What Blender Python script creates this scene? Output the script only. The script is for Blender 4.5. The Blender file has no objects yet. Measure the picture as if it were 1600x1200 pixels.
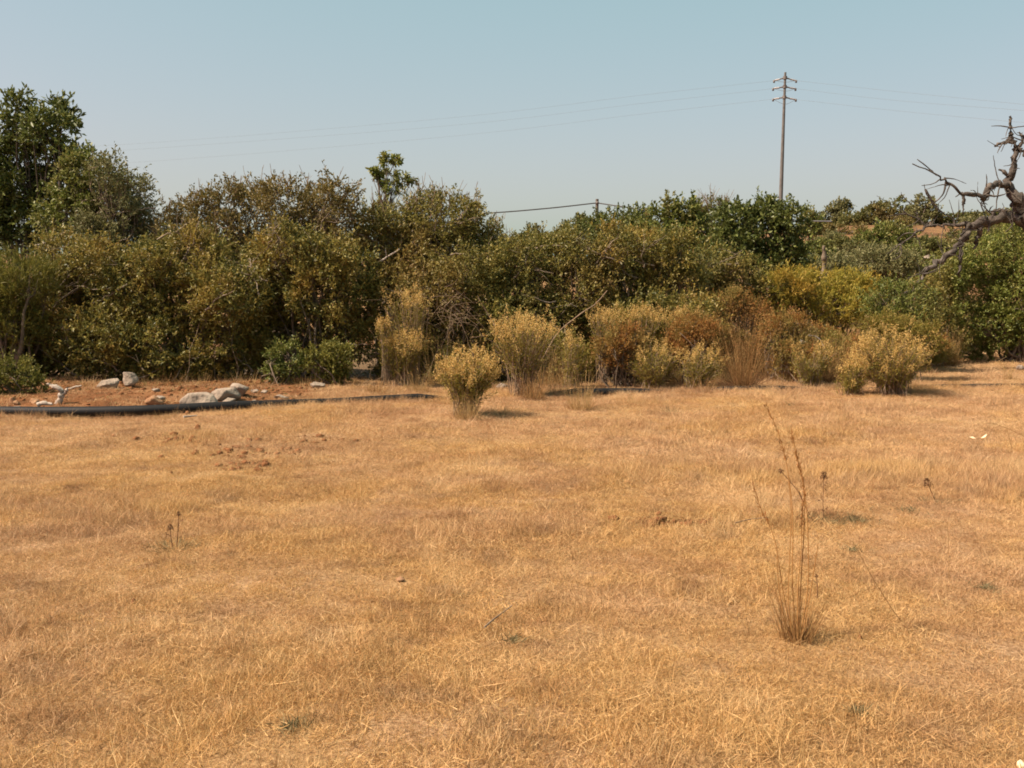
import bpy, math
import numpy as np

# ------------------------------------------------------------------ camera, sky, sun, exposure
scn = bpy.context.scene
COL = scn.collection
F, HOR, CAMH = 1689.0, 440.0, 1.6           # focal in pixels of a 1600 px wide picture, horizon row, eye height
PITCH = math.atan((600 - HOR) / F)
cam = bpy.data.cameras.new('camera')
cam.sensor_width = 36.0
cam.lens = 36.0 * F / 1600.0
cam.clip_start, cam.clip_end = 0.05, 9000
cam_o = bpy.data.objects.new('camera', cam)
COL.objects.link(cam_o)
cam_o.location = (0, 0, CAMH)
cam_o.rotation_euler = (math.pi / 2 - PITCH, 0, 0)
scn.camera = cam_o

SUN_EL, SUN_AZ = math.radians(50), math.radians(-106)      # azimuth clockwise from +Y (the view direction)
world = bpy.data.worlds.new('World')
scn.world = world
world.use_nodes = True
wn = world.node_tree
wn.nodes.clear()
sky = wn.nodes.new('ShaderNodeTexSky')
sky.sky_type = 'NISHITA'
sky.sun_disc = False
sky.sun_elevation = SUN_EL
sky.sun_rotation = SUN_AZ
sky.altitude = 0
sky.air_density = 1.0
sky.dust_density = 2.5
sky.ozone_density = 0.0
bg = wn.nodes.new('ShaderNodeBackground')
bg.inputs['Strength'].default_value = 0.1
out = wn.nodes.new('ShaderNodeOutputWorld')
tint = wn.nodes.new('ShaderNodeMix'); tint.data_type = 'RGBA'; tint.blend_type = 'MULTIPLY'
tint.inputs[0].default_value = 1.0
wn.links.new(sky.outputs[0], tint.inputs[6])
tint.inputs[7].default_value = (.735, .26, .39, 1)       # the clear sky's share ...
veil = wn.nodes.new('ShaderNodeMix'); veil.data_type = 'RGBA'; veil.blend_type = 'ADD'
veil.inputs[0].default_value = 1.0
veil.inputs[7].default_value = (.42, 1.95, 1.40, 1)      # ... and an even summer haze over all of it
wn.links.new(tint.outputs[2], veil.inputs[6])
wn.links.new(veil.outputs[2], bg.inputs['Color'])
wn.links.new(bg.outputs[0], out.inputs['Surface'])

sun = bpy.data.lights.new('sun', 'SUN')
sun.energy = 5.0
sun.angle = math.radians(0.53)
sun.color = (1.0, 0.87, 0.70)
sun_o = bpy.data.objects.new('sun', sun)
COL.objects.link(sun_o)
sd = (math.cos(SUN_EL) * math.sin(SUN_AZ), math.cos(SUN_EL) * math.cos(SUN_AZ), math.sin(SUN_EL))
from mathutils import Vector
sun_o.rotation_euler = Vector(sd).to_track_quat('Z', 'Y').to_euler()
sun_o.location = (-20, 10, 30)

scn.view_settings.view_transform = 'Standard'
scn.view_settings.look = 'None'
scn.view_settings.exposure = 1.0
scn.view_settings.gamma = 1.0
scn.view_settings.use_curve_mapping = False
scn.cycles.filter_width = 1.8
scn.cycles.max_bounces = 6
scn.cycles.diffuse_bounces = 3
scn.cycles.transmission_bounces = 4
scn.cycles.use_denoising = True

# ------------------------------------------------------------------ maths helpers
def nrm(v):
    return v / (np.linalg.norm(v, axis=-1, keepdims=True) + 1e-9)

def sstep(a, b, x):
    t = np.clip((x - a) / (b - a), 0, 1)
    return t * t * (3 - 2 * t)

ca, sa = math.cos(PITCH), math.sin(PITCH)
def at(px, py, Y):
    """the point seen at a pixel of the photograph, Y metres ahead"""
    u, v = (px - 800) / F, (600 - py) / F
    d = np.array([u, ca + sa * v, -sa + ca * v])
    return d * (Y / d[1]) + np.array([0, 0, CAMH])

_wr = np.random.default_rng(5)
_wave = [(_wr.uniform(0, 6.28), _wr.uniform(.35, 3.2), _wr.uniform(0, 6.28)) for _ in range(14)]
def wav(x, y, s=1.0):
    """smooth pseudo noise in about -1..1"""
    r = 0
    for a, k, p in _wave:
        r = r + np.sin((x * math.cos(a) + y * math.sin(a)) * k * s + p)
    return r / 4.5

PIPE_X = [-12, -6.2, -3.8, -2.9, -1.2, 0.85, 3.8, 7.6, 14]
PIPE_Y = [12.7, 13.0, 13.0, 13.75, 14.85, 15.4, 15.9, 16.0, 16.1]
def pipe_y(x):
    return np.interp(x, PIPE_X, PIPE_Y)

def height(x, y):
    x = np.asarray(x, float); y = np.asarray(y, float)
    near = 0.03 * wav(x, y, .8) + 0.012 * wav(y, x, 3.1)
    near = near * (1 - sstep(30, 50, np.abs(y)))
    bank = 0.10 * sstep(0.15, 1.4, y - pipe_y(x)) * sstep(-1.0, -3.2, x) * (1 - sstep(16.5, 19, y))
    dip = -0.05 * np.exp(-((y - pipe_y(x) + .12) / .16) ** 2) * np.exp(-((x + 4.1) / .9) ** 2)
    right = sstep(4, 15, x) * (1 - sstep(60, 120, np.abs(x)))
    hill = (3.1 + 1.95 * right) * sstep(27, 68, y) * (1 - 1.25 * sstep(76, 190, y))
    far = 0.25 * wav(x * .12, y * .12) * sstep(35, 60, y)
    return near + bank + dip + hill + far - 12 * sstep(250, 900, y)

def hz(x, y):
    return float(height(x, y))

def gnd(px, py):
    """the ground point seen at a pixel"""
    Y = 6.0
    for _ in range(60):
        p = at(px, py, Y)
        g = hz(p[0], Y)
        slope = (p[2] - CAMH) / Y
        Yn = (g - CAMH) / slope if slope < -1e-4 else Y
        Y = .5 * Y + .5 * min(max(Yn, .5), 60)
    p = at(px, py, Y)
    p[2] = hz(p[0], Y)
    return p

def soil_mask(x, y):
    """1 where red earth lies open, 0 where dry grass covers it"""
    n = wav(x, y, 2.3)
    behind = sstep(-.15, .25, y - pipe_y(x) + .15 * n)
    left = sstep(-1.6, -3.2, x + .4 * n)
    m = behind * left
    under = sstep(17.2, 18.6, y + .4 * n) * (1 - sstep(24, 30, y)) * (1 - sstep(4.0, 6.5, x))
    m = np.maximum(m, under * .85)
    for (cx, cy, rx, ry, s) in SCARS:
        d = ((x - cx) / rx) ** 2 + ((y - cy) / ry) ** 2
        m = np.maximum(m, s * np.exp(-d) * np.clip(.75 + .6 * wav(x * 3, y * 3, 2.5), 0, 1))
    farhill = sstep(40, 50, y) * np.clip(.45 + .5 * wav(x * .3, y * .3, 1.3), 0, 1)
    return np.clip(np.maximum(m, farhill), 0, 1)

def litter_mask(x, y):
    n = .35 * wav(x, y, 1.9)
    l = sstep(16.2, 17.2, y + n) * (1 - sstep(24, 28, y)) * (1 - sstep(3.2, 4.6, x + n))
    return np.clip(l, 0, 1) * .95

SCARS = []
for (px, py, wpx, hpx, s) in [(400, 712, 110, 9, .75), (450, 690, 90, 7, .7), (1050, 823, 120, 8, 1.25), (380, 735, 60, 6, .4), (270, 690, 60, 5, .4)]:
    Y = CAMH * F / (py - HOR)
    SCARS.append((at(px, py, Y)[0], Y, wpx * Y / F, hpx * Y * Y / (CAMH * F), s))

# ------------------------------------------------------------------ mesh helpers
def build(name, parts, mat, parent=None, smooth=False, loc=None, kind=None):
    """parts: list of (verts (n,3), faces (m,3 or 4)); one mesh object"""
    vs, loops, sizes, off = [], [], [], 0
    for v, f in parts:
        v = np.asarray(v, np.float32).reshape(-1, 3); f = np.asarray(f, np.int32)
        if len(v) == 0 or len(f) == 0: continue
        vs.append(v); loops.append((f + off).ravel()); sizes.append(np.full(len(f), f.shape[1], np.int32)); off += len(v)
    me = bpy.data.meshes.new(name)
    o = bpy.data.objects.new(name, me)
    if vs:
        V = np.concatenate(vs); L = np.concatenate(loops); S = np.concatenate(sizes)
        if loc is not None:
            V = V - np.asarray(loc, np.float32)
        me.vertices.add(len(V)); me.vertices.foreach_set('co', V.ravel())
        me.loops.add(len(L)); me.loops.foreach_set('vertex_index', L)
        me.polygons.add(len(S))
        me.polygons.foreach_set('loop_start', np.concatenate([[0], np.cumsum(S)[:-1]]).astype(np.int32))
        if smooth:
            me.polygons.foreach_set('use_smooth', np.ones(len(S), bool))
        me.update(calc_edges=True)
    if mat: me.materials.append(mat)
    COL.objects.link(o)
    if parent is not None: o.parent = parent
    elif loc is not None: o.location = loc
    if kind: o['kind'] = kind
    return o

def tag(o, label, cat, group=None):
    o['label'] = label; o['category'] = cat
    if group: o['group'] = group
    return o

def thing(name, loc, label, cat, group=None):
    o = bpy.data.objects.new(name, None)
    COL.objects.link(o)
    o.location = [float(c) for c in loc]
    return tag(o, label, cat, group)

def tubes(P, R, sides=5):
    """P (n,k,3) centre lines, R (n,k) radii -> one (verts, quads)"""
    P = np.asarray(P, float); R = np.asarray(R, float)
    n, k, _ = P.shape
    T = nrm(np.gradient(P, axis=1))
    ref = np.where(np.abs(T[:, :1, 2:3]) > .9, np.array([1., 0, 0]), np.array([0, 0, 1.]))
    ref = np.broadcast_to(ref, T.shape)
    A = nrm(np.cross(T, ref)); B = np.cross(T, A)
    th = np.arange(sides) * 2 * math.pi / sides
    V = P[:, :, None, :] + R[:, :, None, None] * (A[:, :, None, :] * np.cos(th)[None, None, :, None] + B[:, :, None, :] * np.sin(th)[None, None, :, None])
    i, j, s = np.meshgrid(np.arange(n), np.arange(k - 1), np.arange(sides), indexing='ij')
    b = (i * k + j) * sides
    s2 = (s + 1) % sides
    Q = np.stack([b + s, b + s2, b + sides + s2, b + sides + s], -1).reshape(-1, 4)
    return V.reshape(-1, 3), Q

def capped(P, R, sides=8):
    """one tube with closed ends as parts"""
    P = np.asarray(P, float); R = np.asarray(R, float)
    v, q = tubes(P[None], R[None], sides)
    k = len(P)
    v = np.vstack([v, P[:1], P[-1:]])
    a, b = k * sides, k * sides + 1
    s = np.arange(sides); s2 = (s + 1) % sides
    t1 = np.stack([s2, s, np.full(sides, a)], -1)
    e = (k - 1) * sides
    t2 = np.stack([e + s, e + s2, np.full(sides, b)], -1)
    return [(v, q), (v, np.vstack([t1, t2]))]

def spline(pts, n):
    """smooth resample of a polyline (Catmull-Rom)"""
    p = np.asarray(pts, float)
    if len(p) == 2:
        t = np.linspace(0, 1, n)[:, None]
        return p[0] * (1 - t) + p[1] * t
    q = np.vstack([2 * p[0] - p[1], p, 2 * p[-1] - p[-2]])
    u = np.linspace(0, len(p) - 1 - 1e-6, n)
    i = u.astype(int); t = (u - i)[:, None]
    a, b, c, d = q[i], q[i + 1], q[i + 2], q[i + 3]
    return .5 * (2 * b + (c - a) * t + (2 * a - 5 * b + 4 * c - d) * t ** 2 + (3 * b - a - 3 * c + d) * t ** 3)

def leaves(P, D, L, W, rng, up=.5, fold=.3):
    n = len(P)
    D = nrm(D)
    N0 = nrm(rng.normal(size=(n, 3)) + np.array([0, 0, up]))
    S = nrm(np.cross(D, N0)); N = np.cross(S, D)
    L = np.broadcast_to(np.asarray(L), (n,))[:, None]; W = np.broadcast_to(np.asarray(W), (n,))[:, None]
    mid = P + D * L * .55 + N * fold * W * .5
    V = np.stack([P, mid + S * W * .5, P + D * L - N * L * .08, mid - S * W * .5], 1).reshape(-1, 3)
    b = np.arange(n)[:, None] * 4
    T = np.concatenate([b + np.array([[0, 1, 2]]), b + np.array([[0, 2, 3]])], 1).reshape(-1, 3)
    return V, T

def blades(P, D, L, W, bend, rng, seg=2):
    """tapered curved grass blades"""
    n = len(P)
    D = nrm(D)
    H = nrm(np.cross(D, nrm(rng.normal(size=(n, 3)))))
    B = nrm(np.cross(H, D) + rng.normal(size=(n, 3)) * .2)
    L = np.broadcast_to(L, (n,))[:, None]; W = np.broadcast_to(W, (n,))[:, None]; bend = np.broadcast_to(bend, (n,))[:, None]
    vs = []
    for i in range(seg):
        t = i / seg
        c = P + D * L * t + B * bend * L * t * t
        w = W * (1 - .55 * t) * .5
        vs += [c - H * w, c + H * w]
    vs.append(P + D * L + B * bend * L)
    V = np.stack(vs, 1)
    m = V.shape[1]
    f = []
    for i in range(seg - 1):
        a = 2 * i
        f += [[a, a + 1, a + 3], [a, a + 3, a + 2]]
    a = 2 * (seg - 1)
    f.append([a, a + 1, a + 2])
    b = (np.arange(n) * m)[:, None, None]
    T = (b + np.array(f)[None]).reshape(-1, 3)
    return V.reshape(-1, 3), T

# ------------------------------------------------------------------ materials
def new_mat(name):
    m = bpy.data.materials.new(name); m.use_nodes = True
    nt = m.node_tree; nt.nodes.clear()
    return m, nt, nt.nodes.new('ShaderNodeOutputMaterial')

def ramp(nt, cols, const=False):
    r = nt.nodes.new('ShaderNodeValToRGB')
    e = r.color_ramp.elements
    n = len(cols)
    e[0].position = 0; e[0].color = (*cols[0], 1)
    e[1].position = 1; e[1].color = (*cols[-1], 1)
    for i in range(1, n - 1):
        x = e.new(i / (n - 1)); x.color = (*cols[i], 1)
    if const: r.color_ramp.interpolation = 'CONSTANT'
    return r

def noise(nt, scale, detail=3, coord=None, rough=.55):
    n = nt.nodes.new('ShaderNodeTexNoise')
    n.inputs['Scale'].default_value = scale; n.inputs['Detail'].default_value = detail
    n.inputs['Roughness'].default_value = rough
    if coord is not None: nt.links.new(coord, n.inputs['Vector'])
    return n

def mixc(nt, fac, a, b, mode='MIX'):
    m = nt.nodes.new('ShaderNodeMix'); m.data_type = 'RGBA'; m.blend_type = mode
    for s, v in ((m.inputs[0], fac), (m.inputs[6], a), (m.inputs[7], b)):
        if isinstance(v, (int, float)): s.default_value = v
        elif isinstance(v, tuple): s.default_value = (*v, 1)
        else: nt.links.new(v, s)
    return m.outputs[2]

def mrange(nt, v, a, b, c=0., d=1.):
    m = nt.nodes.new('ShaderNodeMapRange')
    nt.links.new(v, m.inputs[0])
    for i, x in enumerate((a, b, c, d)): m.inputs[i + 1].default_value = x
    return m.outputs[0]

def leaf_mat(name, cols, patch=None, pscale=.9, plo=.5, phi=.68, trans=.3, rough=.5, spec=.4):
    """each leaf its own tint; whole sprays of another tint where the plant dries off"""
    m, nt, out = new_mat(name)
    g = nt.nodes.new('ShaderNodeNewGeometry')
    r = ramp(nt, cols); nt.links.new(g.outputs['Random Per Island'], r.inputs[0])
    c = r.outputs[0]
    if patch:
        n = noise(nt, pscale, 3, g.outputs['Position'])
        f = mrange(nt, n.outputs[0], plo, phi, 0, .85)
        r2 = ramp(nt, patch); nt.links.new(g.outputs['Random Per Island'], r2.inputs[0])
        c = mixc(nt, f, c, r2.outputs[0])
        n3 = noise(nt, pscale * 5, 2, g.outputs['Position'])
        c = mixc(nt, mrange(nt, n3.outputs[0], .56, .70, 0, .7), c, r2.outputs[0])
    b = nt.nodes.new('ShaderNodeBsdfPrincipled')
    nt.links.new(c, b.inputs['Base Color'])
    b.inputs['Roughness'].default_value = rough
    b.inputs['Specular IOR Level'].default_value = spec
    t = nt.nodes.new('ShaderNodeBsdfTranslucent')
    nt.links.new(c, t.inputs['Color'])
    mx = nt.nodes.new('ShaderNodeMixShader'); mx.inputs[0].default_value = trans
    nt.links.new(b.outputs[0], mx.inputs[1]); nt.links.new(t.outputs[0], mx.inputs[2])
    nt.links.new(mx.outputs[0], out.inputs['Surface'])
    return m

def solid_mat(name, c1, c2, scale, rough=.85, bump=.3, bscale=None, c3=None, spec=.25):
    m, nt, out = new_mat(name)
    tc = nt.nodes.new('ShaderNodeTexCoord')
    n = noise(nt, scale, 6, tc.outputs['Object'])
    r = ramp(nt, [c1, c2] if c3 is None else [c1, c3, c2])
    nt.links.new(mrange(nt, n.outputs[0], .3, .7), r.inputs[0])
    b = nt.nodes.new('ShaderNodeBsdfPrincipled')
    nt.links.new(r.outputs[0], b.inputs['Base Color'])
    b.inputs['Roughness'].default_value = rough
    b.inputs['Specular IOR Level'].default_value = spec
    if bump:
        n2 = noise(nt, bscale or scale * 3, 6, tc.outputs['Object'])
        bp = nt.nodes.new('ShaderNodeBump'); bp.inputs['Strength'].default_value = bump; bp.inputs['Distance'].default_value = .02
        nt.links.new(n2.outputs[0], bp.inputs['Height']); nt.links.new(bp.outputs[0], b.inputs['Normal'])
    nt.links.new(b.outputs[0], out.inputs['Surface'])
    return m

M = {}
M['carob'] = leaf_mat('carob_leaf', [(.05, .064, .014), (.08, .10, .022), (.12, .14, .032), (.175, .185, .05)], trans=.25, rough=.45, spec=.3)
M['green'] = leaf_mat('green_leaf', [(.07, .092, .018), (.11, .135, .025), (.155, .175, .036), (.215, .215, .055)],
                      [(.13, .12, .03), (.20, .16, .05), (.25, .21, .08)], trans=.3, rough=.5, spec=.28)
M['bright'] = leaf_mat('bright_mastic_leaf', [(.085, .115, .022), (.135, .165, .03), (.19, .21, .04), (.26, .25, .065)],
                       [(.16, .14, .035), (.24, .19, .05), (.28, .24, .08)], trans=.33, rough=.48, spec=.3)
M['olive'] = leaf_mat('mastic_leaf', [(.085, .088, .02), (.135, .128, .029), (.19, .168, .038), (.28, .23, .056)],
                      [(.13, .075, .025), (.21, .13, .035), (.27, .19, .055), (.15, .13, .032)], trans=.3, rough=.5, spec=.28)
M['brown'] = leaf_mat('drying_leaf', [(.09, .085, .024), (.145, .125, .032), (.17, .12, .04), (.25, .19, .055)],
                      [(.12, .085, .03), (.18, .115, .04), (.15, .14, .04), (.25, .185, .065)], pscale=1.3, plo=.48, trans=.3, rough=.5, spec=.25)
M['mixed'] = leaf_mat('mixed_leaf', [(.06, .07, .018), (.11, .112, .027), (.19, .17, .038), (.31, .255, .06)],
                      [(.28, .14, .038), (.38, .29, .05), (.19, .12, .035), (.32, .22, .05)], pscale=1.6, plo=.46, trans=.34, rough=.48, spec=.3)
M['yellowgreen'] = leaf_mat('yellow_green_leaf', [(.17, .165, .03), (.26, .235, .036), (.35, .285, .045), (.43, .32, .06)],
                            [(.42, .25, .035), (.31, .17, .035), (.46, .33, .055)], pscale=1.4, trans=.35, spec=.2)
M['broom'] = leaf_mat('broom_leaf', [(.10, .105, .022), (.155, .15, .03), (.21, .185, .04)], trans=.32, spec=.2)
M['rust'] = leaf_mat('rust_leaf', [(.19, .08, .025), (.29, .125, .035), (.38, .20, .055), (.22, .15, .045)],
                     [(.15, .14, .035), (.22, .19, .05), (.30, .20, .07)], pscale=2, plo=.48, phi=.6, trans=.35, spec=.15)
M['greygreen'] = leaf_mat('grey_green_leaf', [(.11, .112, .042), (.16, .155, .06), (.22, .20, .085)], trans=.25, spec=.2)
M['farscrub'] = leaf_mat('far_scrub_leaf', [(.085, .095, .03), (.13, .135, .038), (.18, .165, .055)],
                         [(.17, .125, .05), (.22, .165, .065)], pscale=.4, trans=.3, spec=.2)
M['ditleaf'] = leaf_mat('sticky_shrub_leaf', [(.15, .14, .03), (.22, .19, .038), (.29, .23, .05), (.23, .14, .04)], trans=.38, spec=.2)
M['flower'] = leaf_mat('dry_flower_head', [(.40, .25, .075), (.54, .36, .12), (.66, .48, .20), (.46, .31, .08)], trans=.4, rough=.8, spec=.1)
M['drygrass'] = leaf_mat('tussock_blade', [(.26, .16, .065), (.38, .25, .10), (.48, .34, .15), (.30, .20, .085)], trans=.35, rough=.7, spec=.12)
M['browngrass'] = leaf_mat('brown_stalk', [(.20, .105, .04), (.30, .165, .06), (.40, .25, .10), (.17, .095, .04)], trans=.3, rough=.7, spec=.12)
M['tussockbase'] = leaf_mat('tussock_base_blade', [(.09, .042, .02), (.15, .075, .035), (.22, .125, .06), (.12, .055, .025)], trans=.15, rough=.8, spec=.1)
M['redstalk'] = leaf_mat('reddish_stalk', [(.24, .09, .026), (.34, .15, .045), (.42, .23, .08), (.16, .065, .022)], trans=.25, rough=.7, spec=.12)
M['weed'] = leaf_mat('weed_leaf', [(.11, .105, .055), (.175, .15, .075), (.27, .205, .10)], trans=.3, rough=.75, spec=.1)
M['thistle'] = solid_mat('dry_thistle', (.10, .05, .022), (.24, .13, .06), 30, .9, .3)
M['bark'] = solid_mat('shrub_bark', (.075, .055, .037), (.20, .155, .11), 9, .9, .5, 40)
M['barelimb'] = solid_mat('bare_limb', (.12, .088, .06), (.30, .24, .175), 5, .9, .4, 30)
M['darkbark'] = solid_mat('carob_bark', (.055, .042, .03), (.13, .10, .075), 7, .9, .5, 40)
M['deadwood'] = solid_mat('dead_wood', (.03, .026, .021), (.15, .126, .102), 8, .95, 1.0, 28, c3=(.068, .056, .045))
M['palewood'] = solid_mat('bleached_wood', (.25, .20, .155), (.44, .38, .31), 8, .9, .4, 50)
M['twig'] = solid_mat('dry_twig', (.14, .09, .055), (.27, .20, .13), 12, .9, .2)
M['rock'] = solid_mat('limestone', (.10, .08, .06), (.36, .30, .225), 6, .95, 1.0, 26, c3=(.25, .20, .15))
M['brownrock'] = solid_mat('earthy_stone', (.17, .08, .035), (.36, .22, .12), 9, .95, .8, 30)
M['clod'] = solid_mat('earth_clod', (.11, .048, .021), (.22, .10, .043), 14, 1, .8, 40, spec=.05)
M['pipe'] = solid_mat('black_polythene', (.006, .006, .006), (.014, .014, .013), 3, .6, .08, 30, spec=.2)
M['polewood'] = solid_mat('pole_concrete', (.092, .086, .08), (.148, .14, .13), 2.5, .9, .2)
M['smallpole'] = solid_mat('pole_timber', (.09, .075, .06), (.15, .13, .11), 3, .9, .3)
M['arm'] = solid_mat('galvanised_arm', (.12, .105, .095), (.18, .16, .145), 8, .7, .1)
M['insul'] = solid_mat('insulator', (.40, .34, .30), (.55, .49, .45), 8, .35, 0)
M['wire'] = solid_mat('wire', (.13, .13, .13), (.16, .16, .16), 5, .8, 0, spec=.05)
M['cable'] = solid_mat('cable', (.05, .05, .05), (.09, .09, .09), 5, .7, 0)
M['paleleaf'] = solid_mat('bleached_leaf', (.62, .48, .28), (.75, .62, .42), 20, .8, .2)

# straw
def straw_mat():
    m, nt, out = new_mat('dry_straw')
    g = nt.nodes.new('ShaderNodeNewGeometry'); oi = nt.nodes.new('ShaderNodeObjectInfo')
    big = noise(nt, .55, 4, g.outputs['Position'], .6); med = noise(nt, 2.6, 4, g.outputs['Position'], .6)
    r1 = ramp(nt, [(.345, .20, .078), (.58, .37, .148), (.70, .505, .24), (.445, .265, .102)])
    nt.links.new(g.outputs['Random Per Island'], r1.inputs[0])
    r2 = ramp(nt, [(.36, .222, .115), (.57, .375, .20), (.69, .495, .285), (.425, .26, .13)])
    nt.links.new(g.outputs['Random Per Island'], r2.inputs[0])
    sx = nt.nodes.new('ShaderNodeSeparateXYZ'); nt.links.new(g.outputs['Position'], sx.inputs[0])
    ad = nt.nodes.new('ShaderNodeMath'); ad.operation = 'MULTIPLY_ADD'      # the far side of the field grows a greyer, pinker grass
    nt.links.new(sx.outputs[1], ad.inputs[0]); ad.inputs[1].default_value = .014; nt.links.new(big.outputs[0], ad.inputs[2])
    c = mixc(nt, mrange(nt, ad.outputs[0], .55, .72), r1.outputs[0], r2.outputs[0])
    c = mixc(nt, mrange(nt, med.outputs[0], .55, .70, 0, .8), c, (.27, .155, .075))
    vb = noise(nt, .95, 5, g.outputs['Position'], .65)
    c = mixc(nt, mrange(nt, vb.outputs[0], .50, .66, 0, .60), c, (.37, .215, .11))
    c = mixc(nt, mrange(nt, vb.outputs[0], .46, .34, 0, .55), c, (.72, .535, .29))
    vg = noise(nt, 1.7, 5, g.outputs['Position'], .7)
    c = mixc(nt, mrange(nt, vg.outputs[0], .54, .68, 0, .6), c, (.40, .275, .17))
    rr = ramp(nt, [(.56, .50, .44), (1, 1, 1), (1.08, 1.05, .98), (.80, .72, .62), (1, .96, .9)])
    nt.links.new(oi.outputs['Random'], rr.inputs[0])
    c = mixc(nt, 1.0, c, rr.outputs[0], 'MULTIPLY')
    b = nt.nodes.new('ShaderNodeBsdfPrincipled'); nt.links.new(c, b.inputs['Base Color'])
    b.inputs['Roughness'].default_value = .65; b.inputs['Specular IOR Level'].default_value = .25
    t = nt.nodes.new('ShaderNodeBsdfTranslucent'); nt.links.new(c, t.inputs['Color'])
    mx = nt.nodes.new('ShaderNodeMixShader'); mx.inputs[0].default_value = .3
    nt.links.new(b.outputs[0], mx.inputs[1]); nt.links.new(t.outputs[0], mx.inputs[2])
    nt.links.new(mx.outputs[0], out.inputs['Surface'])
    return m
M['straw'] = straw_mat()

def ground_mat():
    m, nt, out = new_mat('field_ground')
    g = nt.nodes.new('ShaderNodeNewGeometry')
    a = nt.nodes.new('ShaderNodeAttribute'); a.attribute_name = 'soil'
    fine = noise(nt, 45, 5, g.outputs['Position'], .7); med = noise(nt, 3.2, 5, g.outputs['Position'], .65); big = noise(nt, .5, 4, g.outputs['Position'])
    straw = ramp(nt, [(.12, .065, .028), (.28, .165, .07), (.46, .30, .14)])
    nt.links.new(mrange(nt, fine.outputs[0], .3, .7), straw.inputs[0])
    pink = ramp(nt, [(.13, .07, .034), (.30, .18, .09), (.47, .315, .18)])
    nt.links.new(mrange(nt, fine.outputs[0], .3, .7), pink.inputs[0])
    gr = mixc(nt, mrange(nt, big.outputs[0], .42, .58), straw.outputs[0], pink.outputs[0])
    soil = ramp(nt, [(.065, .027, .011), (.145, .058, .021), (.235, .115, .05)])
    nt.links.new(mrange(nt, med.outputs[0], .3, .7), soil.inputs[0])
    sl = mixc(nt, mrange(nt, fine.outputs[0], .5, .75, 0, .55), soil.outputs[0], (.36, .23, .11))
    c = mixc(nt, a.outputs['Fac'], gr, sl)
    a2 = nt.nodes.new('ShaderNodeAttribute'); a2.attribute_name = 'litter'
    lit = ramp(nt, [(.05, .032, .018), (.13, .085, .045), (.24, .16, .085)])
    nt.links.new(mrange(nt, fine.outputs[0], .3, .7), lit.inputs[0])
    c = mixc(nt, a2.outputs['Fac'], c, lit.outputs[0])
    a3 = nt.nodes.new('ShaderNodeAttribute'); a3.attribute_name = 'hill'
    hl = ramp(nt, [(.06, .038, .018), (.135, .072, .034), (.20, .115, .05), (.10, .08, .03)])
    hn = noise(nt, .45, 6, g.outputs['Position'], .7)
    nt.links.new(mrange(nt, hn.outputs[0], .32, .68), hl.inputs[0])
    c = mixc(nt, a3.outputs['Fac'], c, hl.outputs[0])
    b = nt.nodes.new('ShaderNodeBsdfPrincipled'); nt.links.new(c, b.inputs['Base Color'])
    b.inputs['Roughness'].default_value = .95; b.inputs['Specular IOR Level'].default_value = .1
    bp = nt.nodes.new('ShaderNodeBump'); bp.inputs['Strength'].default_value = .8; bp.inputs['Distance'].default_value = .03
    nt.links.new(fine.outputs[0], bp.inputs['Height']); nt.links.new(bp.outputs[0], b.inputs['Normal'])
    nt.links.new(b.outputs[0], out.inputs['Surface'])
    return m
M['ground'] = ground_mat()

# ------------------------------------------------------------------ the ground: one sheet to the horizon
def axis(parts):
    return np.unique(np.concatenate([np.arange(a, b, s) for a, b, s in parts] + [[parts[-1][1]]]).round(4))
gx = axis([(-4000, -400, 400), (-400, -60, 20), (-60, -14, 2), (-14, 14, .16), (14, 60, 1.5), (60, 400, 20), (400, 4000, 400)])
gy = axis([(-600, -40, 80), (-40, -2, 4), (-2, 20, .14), (20, 34, .5), (34, 90, 1.5), (90, 260, 8), (260, 1000, 60), (1000, 5000, 500)])
GX, GY = np.meshgrid(gx, gy)
GV = np.stack([GX, GY, height(GX, GY)], -1).reshape(-1, 3)
ny, nx = GX.shape
I, J = np.meshgrid(np.arange(ny - 1), np.arange(nx - 1), indexing='ij')
b0 = I * nx + J
ground = build('ground', [(GV, np.stack([b0, b0 + 1, b0 + nx + 1, b0 + nx], -1).reshape(-1, 4))], M['ground'], smooth=True, kind='structure')
sa_ = ground.data.attributes.new('soil', 'FLOAT', 'POINT')
sa_.data.foreach_set('value', soil_mask(GV[:, 0], GV[:, 1]).astype(np.float32))
at2 = ground.data.attributes.new('litter', 'FLOAT', 'POINT')
at2.data.foreach_set('value', litter_mask(GV[:, 0], GV[:, 1]).astype(np.float32))
at3 = ground.data.attributes.new('hill', 'FLOAT', 'POINT')
at3.data.foreach_set('value', (sstep(24, 34, GV[:, 1])).astype(np.float32))

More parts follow.
